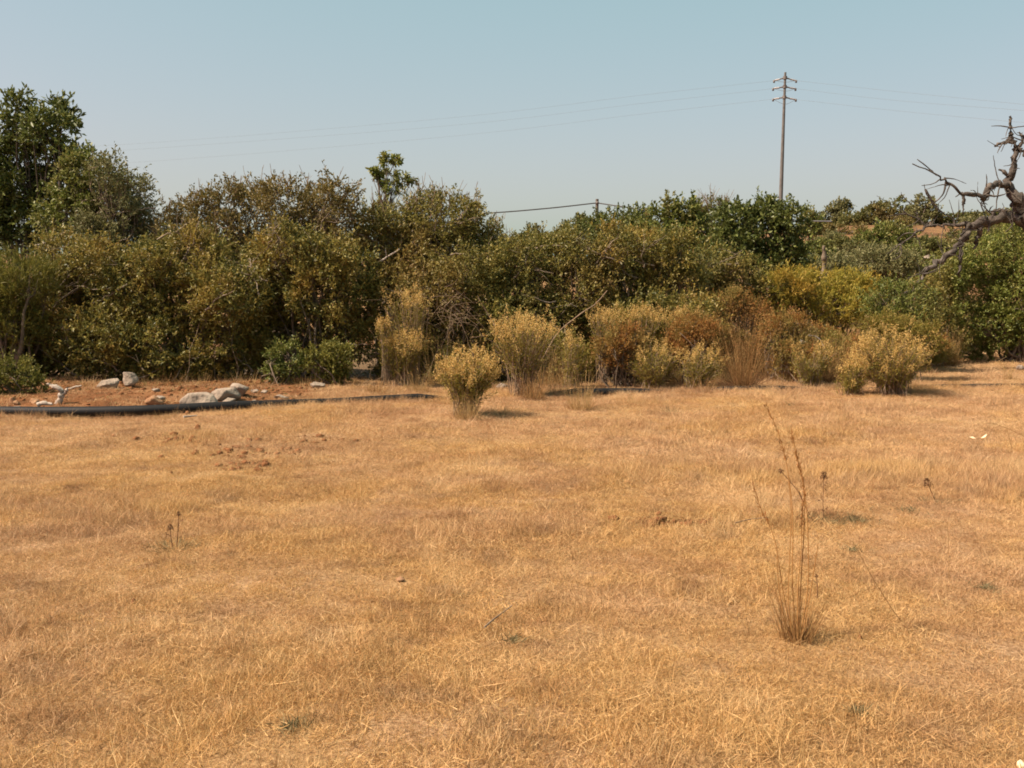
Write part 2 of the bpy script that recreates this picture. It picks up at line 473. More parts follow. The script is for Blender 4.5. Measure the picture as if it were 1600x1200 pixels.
# ------------------------------------------------------------------ the mown dry grass (uncountable)
def make_field():
    rng = np.random.default_rng(11)
    kinds = bpy.data.collections.new('grass_tuft_kinds')
    def tuft(i, n, rad, lo, hi, w, lean, bend):
        a = rng.uniform(0, 6.28, n); r = rad * np.sqrt(rng.random(n))
        P = np.stack([r * np.cos(a), r * np.sin(a), np.full(n, -.006)], -1)
        D = np.stack([rng.normal(0, lean, n), rng.normal(0, lean, n), np.ones(n)], -1)
        L = rng.uniform(lo, hi, n)
        v, f = blades(P, D, L, rng.uniform(.7, 1.3, n) * w, rng.uniform(-bend, bend, n), rng, 2)
        o = build('grass_tuft', [(v, f)], M['straw'])
        COL.objects.unlink(o); kinds.objects.link(o)
        o.name = 'grass_tuft_%02d' % i
    for i in range(5): tuft(i, 110, .115, .012, .044, .0021, 1.0, .6)           # mown stubble
    for i in range(5, 8): tuft(i, 66, .125, .02, .075, .0019, 2.6, .5)          # lying straw
    for i in range(8, 10): tuft(i, 40, .07, .045, .125, .0020, .55, .4)        # taller tufts
    for i in range(10, 12): tuft(i, 5, .10, .08, .19, .0016, .8, .3)          # single long stalks
    pts, rot, scl, idx = [], [], [], []
    def scatter(n, y0, y1, half, p_long, smin, smax, xmin=None, thin=0.0):
        y = np.sqrt(rng.uniform(y0 * y0, y1 * y1, n)) if y0 > 0 else rng.uniform(y0, y1, n)
        x = rng.uniform(-1, 1, n) * (half * np.abs(y) + 1.6)
        s = np.maximum(soil_mask(x, y), .85 * litter_mask(x, y))
        keep = (rng.random(n) > s * .9) & (rng.random(n) > .75 * sstep(.35, .8, wav(x * 4.1 + 9, y * 4.1, 1.7)))
        if xmin is not None: keep &= x > xmin
        if thin: keep &= rng.random(n) > thin
        x, y = x[keep], y[keep]
        m = len(x)
        hump = wav(x * 1.3 + 3, y * 1.3, 1.1)
        k = rng.integers(0, 8, m)
        r = rng.random(m)
        tall = np.clip(.03 + .09 * hump, 0.01, .3) + .6 * np.exp(-((x - 4.0) / 1.3) ** 2 - ((y - 8.8) / .6) ** 2)
        k = np.where(r < tall * p_long, rng.integers(8, 10, m), k)
        k = np.where(r > .975, rng.integers(10, 12, m), k)
        pts.append(np.stack([x, y, height(x, y)], -1))
        rot.append(np.stack([rng.normal(0, .12, m), rng.normal(0, .12, m), rng.uniform(0, 6.28, m)], -1))
        scl.append(rng.uniform(smin, smax, m) * (1 + .22 * np.clip(hump, -1, 1))); idx.append(k)
    scatter(34000, 2.2, 9.5, .50, 1.0, .7, 1.2)
    scatter(30000, 9.5, 17.0, .52, .8, .9, 1.45)
    scatter(9000, 17.0, 30.0, .52, 1.2, 1.1, 1.9, xmin=2.0)
    # taller fringe the mower missed along the pipe
    m = 900
    x = rng.uniform(-8, 10, m); y = pipe_y(x) - .09 - rng.exponential(.08, m)
    kf = rng.random(m) < .35 + .65 * sstep(-3.6, -1.5, x)
    x, y = x[kf], y[kf]; m = len(x)
    pts.append(np.stack([x, y, height(x, y)], -1)); rot.append(np.stack([rng.normal(0, .12, m), rng.normal(0, .12, m), rng.uniform(0, 6.28, m)], -1))
    scl.append(rng.uniform(.7, 1.25, m)); idx.append(rng.integers(8, 10, m))
    pts, rot, scl, idx = map(np.concatenate, (pts, rot, scl, idx))
    me = bpy.data.meshes.new('dry_grass')
    me.vertices.add(len(pts)); me.vertices.foreach_set('co', pts.astype(np.float32).ravel())
    me.attributes.new('rot', 'FLOAT_VECTOR', 'POINT').data.foreach_set('vector', rot.astype(np.float32).ravel())
    me.attributes.new('scl', 'FLOAT', 'POINT').data.foreach_set('value', scl.astype(np.float32))
    me.attributes.new('idx', 'INT', 'POINT').data.foreach_set('value', idx.astype(np.int32))
    o = bpy.data.objects.new('dry_grass', me); COL.objects.link(o)
    o['kind'] = 'stuff'
    tag(o, 'short dry straw coloured grass covering the whole open field', 'grass')
    ng = bpy.data.node_groups.new('grass_scatter', 'GeometryNodeTree')
    ng.interface.new_socket('Geometry', in_out='INPUT', socket_type='NodeSocketGeometry')
    ng.interface.new_socket('Geometry', in_out='OUTPUT', socket_type='NodeSocketGeometry')
    N = ng.nodes
    gi, go = N.new('NodeGroupInput'), N.new('NodeGroupOutput')
    ci = N.new('GeometryNodeCollectionInfo'); ci.inputs['Collection'].default_value = kinds
    ci.inputs['Separate Children'].default_value = True; ci.inputs['Reset Children'].default_value = True
    ip = N.new('GeometryNodeInstanceOnPoints'); ip.inputs['Pick Instance'].default_value = True
    def att(nm, ty):
        a = N.new('GeometryNodeInputNamedAttribute'); a.data_type = ty; a.inputs['Name'].default_value = nm
        return a.outputs['Attribute']
    L = ng.links
    L.new(gi.outputs[0], ip.inputs['Points']); L.new(ci.outputs[0], ip.inputs['Instance'])
    L.new(att('idx', 'INT'), ip.inputs['Instance Index']); L.new(att('rot', 'FLOAT_VECTOR'), ip.inputs['Rotation'])
    L.new(att('scl', 'FLOAT'), ip.inputs['Scale']); L.new(ip.outputs[0], go.inputs[0])
    md = o.modifiers.new('scatter', 'NODES'); md.node_group = ng
make_field()

# ------------------------------------------------------------------ plants
def lobes_w(lobes, Y, deep=1.0):
    """crown lobes: (px, py, rx, ry[, dY]) in photo pixels at Y metres -> centres and radii in metres"""
    res = []
    for l in lobes:
        y = Y + (l[4] if len(l) > 4 else 0)
        c = at(l[0], l[1], y); k = y / F
        rx, rz = l[2] * k * .92, l[3] * k * .86
        c[2] = max(c[2], hz(c[0], c[1]) + .45 * rz)
        res.append((c, np.array([rx, .5 * (rx + rz) * deep, rz])))
    return res

def crown(rng, LW, leafL, leafW, lai, clump=.12, tw=.17, lpt=10, k=7, up=.35, back=.45, fill=.5, droop=0., spread=.95, rough=.17, holes=14, shoots=.05):
    """leaf clumps spread over and inside the lobes; returns mesh parts and the clump centres"""
    out, cent, outs = [], [], []
    for li, (c, r) in enumerate(LW):
        p = 1.6
        area = 4 * math.pi * (((r[0] * r[1]) ** p + (r[0] * r[2]) ** p + (r[1] * r[2]) ** p) / 3) ** (1 / p)
        nl = .82 * lai * area / (.5 * leafL * leafW)
        nc = max(6, int(nl / (k * lpt)))
        d = nrm(rng.normal(size=(nc, 3)))
        keep = (d[:, 1] < .25) | (rng.random(nc) < back)
        d = d[keep]; nc = len(d)
        ph = rng.uniform(0, 6.28, (5, 1)); kv = rng.normal(0, 3.2, (5, 3))
        lump = np.sin(d @ kv.T + ph.T).sum(1) / 5
        rad = (1 - np.abs(rng.normal(0, rough, nc))) * (1 + .32 * lump) + np.where(rng.random(nc) < .12, rng.uniform(0, .16, nc), 0)
        inner = rng.random(nc) < fill * .35
        rad = np.where(inner, rng.uniform(.35, .85, nc), rad)
        C = c + d * r * rad[:, None]
        ok = C[:, 2] > height(C[:, 0], C[:, 1]) + .05
        for lj, (c2, r2) in enumerate(LW):
            if lj != li:
                q = np.linalg.norm((C - c2) / r2, axis=1)
                ok &= ~((q < .72) & (rng.random(nc) < .8))
        C, d = C[ok], d[ok]
        cent.append(C); outs.append(nrm(d / r))
    C = np.concatenate(cent); O = np.concatenate(outs)
    hr = min(1.0, np.mean([r.mean() for c, r in LW]) / .35)
    for h_ in range(min(holes, len(C) // 40)):
        h = rng.integers(0, len(C))      # open pockets
        d = np.linalg.norm(C - C[h], axis=1)
        keep = (d > rng.uniform(.10, .28) * hr) | (rng.random(len(C)) < .06)
        if keep.sum() > 30 and h < len(C): C, O = C[keep], O[keep]
        if len(C) < 60: break
    O = nrm(O + np.array([0, 0, up]))
    n = len(C)
    st = np.repeat(C, k, 0) + rng.normal(0, clump * .55, (n * k, 3))
    dr = nrm(np.repeat(O, k, 0) + rng.normal(0, .62, (n * k, 3)))
    ln = tw * rng.uniform(.55, 1.35, n * k)
    t = np.linspace(.12, 1, lpt)
    P = (st[:, None] + dr[:, None] * (ln[:, None] * t)[..., None]).reshape(-1, 3)
    D = np.repeat(dr, lpt, 0) * .65 + rng.normal(0, 1, (len(P), 3)) * .6 * spread + np.array([0, 0, .15 - droop])
    P[:, 2] = np.maximum(P[:, 2], height(P[:, 0], P[:, 1]) + .015)
    ns = int(n * shoots)
    if ns:          # leafy shoots that stand out of the outline
        i0 = rng.choice(n, ns)
        d0 = nrm(O[i0] + rng.normal(0, .45, (ns, 3)) + np.array([0, 0, .5]))
        l0 = tw * rng.uniform(1.4, 3.4, ns)
        q = 26
        tt = rng.uniform(0, 1, (ns, q))
        P2 = (C[i0][:, None] + d0[:, None] * (l0[:, None] * tt)[..., None] + rng.normal(0, .012, (ns, q, 3))).reshape(-1, 3)
        D2 = np.repeat(d0, q, 0) * .7 + rng.normal(0, .6, (ns * q, 3))
        P = np.concatenate([P, P2]); D = np.concatenate([D, D2])
    P[:, 2] = np.maximum(P[:, 2], height(P[:, 0], P[:, 1]) + .015)
    s = rng.uniform(.5, 1.4, len(P))
    return leaves(P, D, leafL * s, leafW * s, rng), C, O

def branches(rng, base, targets, r0, r1, jitter=.12, k=9, spread=.15, lift=.4):
    n = len(targets)
    b = base + np.stack([rng.normal(0, spread, n), rng.normal(0, spread, n), np.zeros(n)], -1)
    b[:, 2] = height(b[:, 0], b[:, 1]) - .04
    v = targets - b
    m = b + v * rng.uniform(.3, .5, n)[:, None] + np.stack([rng.normal(0, .18, n), rng.normal(0, .18, n), np.abs(v[:, 2]) * lift * rng.uniform(.2, 1, n)], -1)
    t = np.linspace(0, 1, k)[None, :, None]
    P = (1 - t) ** 2 * b[:, None] + 2 * t * (1 - t) * m[:, None] + t ** 2 * targets[:, None]
    wob = rng.normal(0, jitter, (n, k, 3)) * np.linalg.norm(v, axis=1)[:, None, None] * .16
    wob[:, 0] = 0
    P = P + wob
    R = (r0 * rng.uniform(.5, 1.1, n))[:, None] * (1 - np.linspace(0, 1, k)[None]) + r1
    return P, R

def shrub(name, label, cat, Y, lobes, mat, base=None, leafL=.052, leafW=.023, lai=2.2, seed=0, nbr=26, r0=.035, bark='bark',
          bare=0, bare_len=.35, deep=1.0, group=None, bumps=3, limbs=0, **kw):
    rng = np.random.default_rng(seed + 100)
    LW = lobes_w(lobes, Y, deep)
    if base is None:
        base = np.mean([l[0] for l in LW], 0)
    if Y < 22 and len(LW) > 4:
        for c, r in LW: c[1] += rng.uniform(-.45, .45)
    if bumps:       # smaller sprays that break up the outline
        sub = []
        for c, r in LW:
            for _ in range(bumps):
                d = nrm(rng.normal(size=3) + np.array([0, -.35, .35]))
                sub.append((c + d * r * rng.uniform(.72, .95), r * rng.uniform(.26, .46)))
        LW = LW + sub
    base = np.array([base[0], base[1], hz(base[0], base[1])])
    t = thing(name, base, label, cat, group)
    lv, C, O = crown(rng, LW, leafL, leafW, lai, **kw)
    build('foliage', [lv], M[mat], t, loc=base, kind='stuff')
    sel = rng.choice(len(C), min(nbr, len(C)), replace=False)
    P, R = branches(rng, base, C[sel], r0, .005)
    parts = [tubes(P, R, 5)]
    # forks
    nf = min(nbr * 4, len(C))
    sel2 = rng.choice(len(C), nf, replace=False)
    mids = P[rng.integers(0, len(P), nf), rng.integers(4, 8, nf)]
    near = np.argmin(((C[sel2][:, None] - P[:, 6][None]) ** 2).sum(-1), 1)
    mids = P[near, 5]
    tt = np.linspace(0, 1, 6)[None, :, None]
    F2 = mids[:, None] * (1 - tt) + C[sel2][:, None] * tt + rng.normal(0, .03, (nf, 6, 3)) * np.array([1, 1, .6])
    F2[:, 0] = mids
    parts.append(tubes(F2, np.linspace(r0 * .32, .003, 6)[None].repeat(nf, 0), 4))
    build('stems', parts, M[bark], t, smooth=True, loc=base)
    if limbs:       # crooked limbs that show through the leaves on the open side
        fr = np.where(O[:, 1] < -.25)[0]
        if len(fr) > limbs:
            i0 = rng.choice(fr, limbs, replace=False)
            d = nrm(np.stack([rng.normal(0, 1, limbs), rng.normal(-.1, .25, limbs), rng.uniform(-.1, 1.1, limbs)], -1))
            L_ = rng.uniform(.35, .95, limbs)
            tt = np.linspace(-.6, .4, 9)[None, :, None]
            Q = (C[i0] + O[i0] * .07)[:, None] + d[:, None] * L_[:, None, None] * tt + np.cumsum(rng.normal(0, .022, (limbs, 9, 3)), 1)
            pr = [tubes(Q, np.linspace(.016, .005, 9)[None] * rng.uniform(.5, 1.2, limbs)[:, None], 5)]
            nb = limbs * 3
            j0 = rng.integers(0, limbs, nb); st = Q[j0, rng.integers(3, 9, nb)]
            d2 = nrm(d[j0] + rng.normal(0, .7, (nb, 3)))
            Q2 = st[:, None] + d2[:, None] * rng.uniform(.12, .4, nb)[:, None, None] * np.linspace(0, 1, 5)[None, :, None] + np.cumsum(rng.normal(0, .01, (nb, 5, 3)), 1)
            pr.append(tubes(Q2, np.linspace(.006, .002, 5)[None].repeat(nb, 0), 4))
            build('bare_limbs', pr, M['barelimb'], t, smooth=True, loc=base, kind='stuff')
    if bare:
        w = np.clip(O[:, 2], 0, 1) ** 2 + .12 * np.clip(-O[:, 1], 0, 1) + .01
        s3 = rng.choice(len(C), bare, p=w / w.sum())
        d = nrm(O[s3] + rng.normal(0, .35, (bare, 3)) + np.array([0, 0, .6]))
        ln = bare_len * rng.uniform(.35, 1.1, bare)
        tt = np.linspace(-.5, 1, 6)[None, :, None]
        B = C[s3][:, None] + d[:, None] * ln[:, None, None] * tt + rng.normal(0, .012, (bare, 6, 3))
        pr = [tubes(B, np.linspace(.0085, .003, 6)[None].repeat(bare, 0), 4)]
        nb = bare * 2
        i0 = rng.integers(0, bare, nb); st = B[i0, rng.integers(2, 5, nb)]
        d2 = nrm(d[i0] + rng.normal(0, .6, (nb, 3)))
        B2 = st[:, None] + d2[:, None] * (bare_len * .4 * rng.uniform(.3, 1, nb))[:, None, None] * np.linspace(0, 1, 4)[None, :, None]
        pr.append(tubes(B2, np.linspace(.0035, .002, 4)[None].repeat(nb, 0), 3))
        build('bare_twigs', pr, M['twig'], t, loc=base, kind='stuff')
    return t

# --- far scrub on the hill
far_kw = dict(shoots=.006, holes=4, leafL=.15, leafW=.08, lai=2.7, clump=.17, tw=.2, lpt=8, nbr=14, r0=.06)
HILL = 'scrub bushes along the far hilltop'
def far(name, label, cat, Y, lobes, mat='farscrub', seed=0, **kw):
    a = dict(far_kw); a.update(kw)
    return shrub(name, label, cat, Y, lobes, mat, seed=seed, **a)

far('scrub_tree', 'thin topped grey green small tree on the far right hilltop above bare reddish ground', 'tree', 66, [(1312, 343, 22, 12), (1300, 334, 9, 9), (1318, 324, 10, 8), (1286, 347, 13, 9)], 'greygreen', 1, lai=1.1)
far('scrub_bush', 'broad rounded olive bush crowning the far right hill', 'bush', 64, [(1388, 330, 34, 17), (1360, 338, 30, 16), (1418, 340, 27, 17), (1350, 350, 30, 12), (1390, 350, 50, 14), (1425, 352, 24, 12)], 'farscrub', 2)
far('scrub_bush', 'low olive bush between the hilltop tree and the rounded hilltop bush', 'bush', 65, [(1338, 350, 20, 11), (1322, 354, 18, 10)], 'farscrub', 3)
far('scrub_tree', 'sparse small tree on the far hill behind the dead tree branches', 'tree', 62, [(1440, 318, 14, 13), (1436, 340, 18, 16), (1455, 338, 14, 12)], 'greygreen', 4, lai=1.1)
far('scrub_bush', 'dark green bush on the far hill between the lower dead limbs', 'bush', 62, [(1500, 352, 26, 9), (1535, 346, 28, 12), (1475, 356, 15, 7)], 'farscrub', 5)
far('scrub_bush', 'dark green bush at the far right edge of the hill behind the dead trunk', 'bush', 58, [(1580, 350, 35, 20), (1610, 350, 35, 22)], 'green', 6)
far('scrub_bush', 'dark green bush halfway down the right hillside below the rounded one', 'bush', 44, [(1385, 375, 45, 22), (1355, 385, 28, 18), (1415, 385, 22, 18)], 'green', 7, leafL=.12, leafW=.06)
far('scrub_bush', 'olive green bush beside bare reddish slope at the top right of the carob', 'bush', 46, [(1268, 352, 14, 14), (1262, 340, 8, 9)], 'green', 8, leafL=.12, leafW=.06)
far('scrub_bush', 'small green bush on the slope just left of the standing dead stub', 'bush', 36, [(1268, 395, 20, 22), (1290, 410, 20, 14)], 'green', 9, leafL=.10, leafW=.05)
far('scrub_bush', 'low dry olive bush on the slope under the lower dead limb', 'bush', 42, [(1450, 388, 24, 10), (1475, 392, 16, 8)], 'farscrub', 10, leafL=.12, leafW=.06)
far('scrub_bush', 'dark round bush tucked beside pale rocks on the right slope', 'bush', 38, [(1418, 402, 18, 16)], 'green', 11, leafL=.10, leafW=.05)
far('greygreen_shrub', 'wide grey green wormwood-like shrub on the middle right slope', 'shrub', 31, [(1370, 412, 50, 20), (1410, 425, 35, 22), (1330, 418, 35, 22)], 'greygreen', 12, leafL=.09, leafW=.03)
far('greygreen_shrub', 'pale grey green shrub around the foot of the standing dead stub', 'shrub', 28, [(1295, 428, 34, 24), (1262, 432, 24, 20), (1330, 440, 26, 18)], 'greygreen', 13, leafL=.08, leafW=.03)
far('scrub_bush', 'olive bush at the left of the wide grey green shrub on the slope', 'bush', 40, [(1318, 392, 24, 15), (1340, 398, 20, 13)], 'farscrub', 14, leafL=.11, leafW=.06)
far('scrub_bush', 'green bush on the slope directly right of the big carob', 'bush', 33, [(1258, 420, 16, 20), (1275, 440, 20, 18)], 'green', 15, leafL=.09, leafW=.045)
far('scrub_bush', 'olive bush on the hillside behind the lower dead limb joint', 'bush', 50, [(1502, 372, 22, 9), (1525, 375, 18, 8)], 'farscrub', 16, leafL=.12, leafW=.06)
far('scrub_bush', 'low green bush on the slope right under the lower dead limb stub', 'bush', 36, [(1470, 422, 22, 14), (1495, 415, 22, 14), (1450, 432, 18, 12)], 'green', 17, leafL=.1, leafW=.05)
far('scrub_bush', 'olive bush behind the upper edge of the right hand mastic', 'bush', 40, [(1545, 372, 26, 12), (1580, 375, 26, 14)], 'farscrub', 18, leafL=.1, leafW=.05)
far('scrub_bush', 'dry brown bush on the bare reddish hill shoulder', 'bush', 55, [(1300, 366, 20, 7), (1332, 368, 18, 6)], 'brown', 19, leafL=.14, leafW=.06, lai=1.0)
rngh = np.random.default_rng(9)
for i in range(18):
    px = 1262 + 310 * (i + rngh.random()) / 18; py = rngh.uniform(352, 402); Yh = 62 - (py - 350) * .42
    far('hill_scrub', 'low dull scrub dotted over the bare reddish slope of the right hill', 'scrub', Yh, [(px, py, rngh.uniform(13, 24), rngh.uniform(6, 11)), (px + 12, py + 2, 13, 7)],
        ['brown', 'farscrub', 'greygreen', 'brown'][i % 4], 700 + i, leafL=.13, leafW=.06, lai=2.2, nbr=8, group='low scrub on the right hill slope')
for i, (px, py, rx, ry) in enumerate([(845, 372, 26, 15), (905, 352, 16, 14)]):
    far('scrub_bush', ['rounded hazy bush on the skyline gap right of the tall twiggy hedge', 'small dark bush on the skyline immediately left of the thin pole'][i], 'bush', 60, [(px, py, rx, ry), (px + 12, py + 8, rx, ry), (px - 16, py + 8, rx, ry)], 'farscrub', 20 + i)
for i, px in enumerate([-260, -120, 20, 160, 280, 400, 520, 640, 740, 800, 880, 960, 1060]):
    far('scrub_bush', 'far olive bush of the low skyline scrub mostly hidden behind the hedge', 'bush', 68 + (i * 37 % 9), [(px, 378, 40, 16), (px + 38, 382, 34, 13), (px - 36, 384, 30, 12)], 'farscrub', 30 + i, group=HILL, lai=1.2)
shrub('evergreen_bush', 'dense dark rounded evergreen bush right behind the thin pole', 'bush', 37, [(962, 352, 34, 19), (1000, 352, 30, 20), (928, 360, 24, 17), (985, 372, 50, 20)], 'carob', seed=60, leafL=.09, leafW=.045, lai=2.6, clump=.2, tw=.2)
shrub('dead_bush', 'leafless grey twiggy bush top showing behind the carob trees', 'bush', 30, [(1118, 330, 20, 13), (1100, 335, 12, 10)], 'farscrub', seed=61, lai=.25, bare=90, bare_len=.5, leafL=.07, leafW=.03)

# --- carobs and mid distance trees
car = dict(shoots=.03, leafL=.085, leafW=.042, lai=3.0, clump=.14, tw=.18, lpt=9, bark='darkbark', r0=.06)
shrub('carob_tree', 'mid green carob with two upright shoots left of the tall power pole', 'tree', 25,
      [(1040, 332, 11, 13), (1078, 330, 10, 12), (1040, 360, 34, 22), (1080, 358, 28, 22), (1005, 372, 34, 24), (1045, 390, 55, 30)], 'green', seed=62, **{**car, 'leafL': .08})
shrub('carob_tree', 'large dark green carob at the foot of the tall power pole', 'tree', 24,
      [(1150, 343, 34, 24), (1200, 330, 13, 15), (1236, 345, 24, 20), (1190, 362, 55, 30), (1140, 388, 45, 34), (1222, 392, 36, 34), (1185, 415, 55, 28), (1232, 420, 22, 22)], 'carob', seed=63, **car)
shrub('carob_sapling', 'young carob shoot with drooping leaf tufts poking above the twiggy hedge', 'tree', 20.5,
      [(614, 255, 13, 9), (630, 280, 13, 9), (601, 279, 12, 8), (614, 295, 13, 9), (590, 275, 6, 5)], 'bright', seed=64, bumps=0, shoots=0, holes=0,
      leafL=.085, leafW=.032, lai=2.9, clump=.035, tw=.07, lpt=8, r0=.03, nbr=14, droop=.5, fill=.2, back=.9)
shrub('carob_tree', 'tallest dark green tree with upright leafy shoots at the left edge', 'tree', 20,
      [(31, 166, 11, 13), (30, 186, 16, 17), (36, 212, 21, 24), (86, 164, 11, 14), (82, 184, 15, 17), (76, 210, 19, 24), (104, 206, 12, 12), (8, 240, 22, 28), (60, 245, 34, 34), (100, 250, 22, 24),
       (20, 290, 40, 34), (72, 300, 44, 38), (0, 205, 12, 18), (-40, 250, 40, 60), (40, 345, 55, 38), (-30, 340, 50, 50)], 'carob', seed=65, **{**car, 'clump': .12, 'leafL': .1, 'leafW': .04, 'lai': 3.0, 'bumps': 1, 'shoots': 0.004, 'k': 5})
shrub('round_tree', 'bright green bushy tree right beside the tallest tree', 'tree', 19.3,
      [(135, 262, 28, 20), (125, 300, 45, 36), (165, 290, 36, 30), (110, 345, 50, 36)], 'green', seed=66, leafL=.065, leafW=.034, lai=2.1)
shrub('wild_olive', 'brownish grey green bushy tree right of the bright green tree', 'tree', 19,
      [(185, 275, 28, 20), (200, 305, 30, 34), (175, 335, 46, 38), (212, 340, 24, 32), (230, 365, 26, 26), (170, 375, 50, 35)], 'greygreen', seed=67, limbs=14, leafL=.05, leafW=.022, lai=1.7, bare=20, nbr=40)

# --- the hedge of mastic and other maquis
shrub('mastic_bush', 'broad brownish twiggy bush rising highest in the middle of the hedge', 'bush', 18.5,
      [(250, 360, 34, 28), (300, 336, 34, 30), (345, 322, 36, 32), (395, 316, 36, 30), (445, 320, 34, 34), (490, 312, 32, 30), (528, 312, 24, 26), (540, 345, 30, 30), (290, 395, 60, 40), (370, 375, 56, 44), (390, 420, 80, 44), (470, 370, 54, 46), (490, 415, 72, 48)],
      'brown', seed=70, limbs=34, lai=1.6, bare=230, bare_len=.42, nbr=60, r0=.05)
shrub('mastic_bush', 'dusty olive bush with bare twig tips under the carob shoot', 'bush', 18.8,
      [(585, 352, 34, 30), (655, 338, 42, 32), (620, 345, 30, 20), (700, 345, 48, 42), (745, 375, 40, 38), (770, 405, 40, 36), (610, 400, 60, 52), (690, 405, 68, 52)],
      'olive', seed=71, limbs=26, lai=1.9, bare=150, bare_len=.45, nbr=50, r0=.045)
shrub('mastic_bush', 'low olive green bush filling the hedge below the skyline gap', 'bush', 18.4,
      [(800, 412, 44, 32), (850, 402, 46, 34), (900, 402, 46, 36), (820, 452, 60, 46), (895, 452, 60, 50)], 'olive', seed=72, limbs=14, lai=2.0, nbr=36)
shrub('mastic_bush', 'yellowish green bush below the dark rounded evergreen', 'bush', 18.9,
      [(955, 396, 42, 32), (1005, 400, 46, 34), (1055, 405, 40, 38), (970, 450, 56, 46), (1050, 455, 52, 46)], 'mixed', seed=73, limbs=14, lai=2.0, nbr=36)
shrub('mastic_bush', 'olive bush in front of the large dark green carob', 'bush', 20.5,
      [(1110, 430, 40, 36), (1160, 435, 46, 32), (1205, 448, 40, 26), (1120, 470, 40, 34)], 'olive', seed=74, limbs=8, lai=2.0, nbr=26)
shrub('mastic_bush', 'green leafy bush with speckled yellow leaves low in the hedge below the broad brownish bush', 'bush', 17.2,
      [(215, 470, 66, 50), (290, 465, 66, 52), (365, 470, 62, 52), (180, 530, 60, 52), (250, 545, 62, 52), (330, 552, 62, 46), (385, 535, 44, 52), (262, 420, 44, 30), (345, 428, 40, 30), (205, 440, 34, 30), (320, 405, 30, 22), (292, 388, 44, 28, -.2), (228, 410, 40, 30, -.3), (235, 575, 46, 22), (300, 582, 44, 18), (360, 578, 40, 20)], 'mixed', seed=75, limbs=30, lai=2.1, nbr=60, bare=20, bare_len=.25)
shrub('mastic_bush', 'dark green bush with shaded hollow under it left of the feathery yellow shrubs', 'bush', 17.6,
      [(440, 460, 56, 46), (510, 455, 56, 48), (560, 470, 40, 50), (430, 515, 50, 44), (495, 520, 52, 44), (545, 530, 34, 40), (470, 412, 44, 34), (452, 385, 44, 30, -.1), (520, 392, 34, 26, -.1), (548, 425, 36, 36), (410, 425, 34, 30)], 'mixed', seed=76, limbs=22, lai=1.9, nbr=50)
shrub('mastic_bush', 'shaded olive bush behind tangled dead twigs in the hedge centre', 'bush', 17.9,
      [(610, 455, 46, 46), (680, 460, 56, 50), (750, 465, 52, 52), (640, 530, 50, 44), (720, 530, 56, 44), (790, 500, 44, 48), (860, 510, 50, 48), (650, 415, 44, 30), (725, 425, 40, 32), (640, 570, 50, 34), (730, 572, 50, 30), (800, 565, 50, 34), (870, 560, 46, 34)], 'olive', seed=77, limbs=18, lai=1.7, nbr=50, bare=30)
shrub('mastic_bush', 'shaded green bush behind the golden topped shrubs right of centre', 'bush', 18.2,
      [(930, 500, 44, 40), (1000, 500, 50, 40), (1070, 500, 40, 40), (960, 555, 46, 36), (1040, 555, 46, 36), (1110, 545, 40, 36)], 'mixed', seed=78, lai=1.8, nbr=30)
shrub('mastic_bush', 'speckled green bush at the left of the hedge below the bright green tree', 'bush', 17.4,
      [(120, 430, 52, 48), (70, 470, 44, 44), (140, 500, 54, 50), (85, 530, 50, 50), (130, 560, 50, 34), (30, 545, 44, 44), (-70, 440, 60, 60), (-150, 450, 60, 70), (-80, 540, 60, 60), (-170, 540, 60, 60), (95, 398, 36, 30), (160, 405, 34, 30), (85, 575, 40, 26)], 'mixed', seed=79, limbs=20, lai=2.1, nbr=46)
shrub('broom_shrub', 'feathery yellow green shrub at the left edge below the tallest tree', 'shrub', 16.6,
      [(25, 455, 38, 46), (55, 440, 26, 34), (-20, 470, 40, 60), (20, 510, 40, 40)], 'broom', seed=80, leafL=.085, leafW=.009, lai=1.9, clump=.1, tw=.2, up=.9, spread=.5)
shrub('low_shrub', 'low rounded dusty green shrub on red earth at the left edge', 'shrub', 14.7,
      [(18, 588, 36, 26), (-18, 595, 34, 24), (44, 600, 22, 16)], 'broom', seed=81, leafL=.035, leafW=.016, lai=2.2, nbr=20, r0=.012, clump=.08, tw=.1)
shrub('low_shrub', 'small glossy green shrub left of the pair standing before the dark hollow', 'shrub', 16.2,
      [(446, 560, 22, 30), (440, 585, 18, 16)], 'green', seed=82, leafL=.042, leafW=.022, lai=2.1, nbr=16, r0=.012, clump=.07, tw=.11)
shrub('low_shrub', 'yellowish green small shrub right of the pair standing before the dark hollow', 'shrub', 16.2,
      [(502, 562, 22, 26), (528, 565, 22, 28), (508, 585, 26, 14)], 'broom', seed=83, leafL=.042, leafW=.018, lai=2.0, nbr=16, r0=.012, clump=.07, tw=.11)

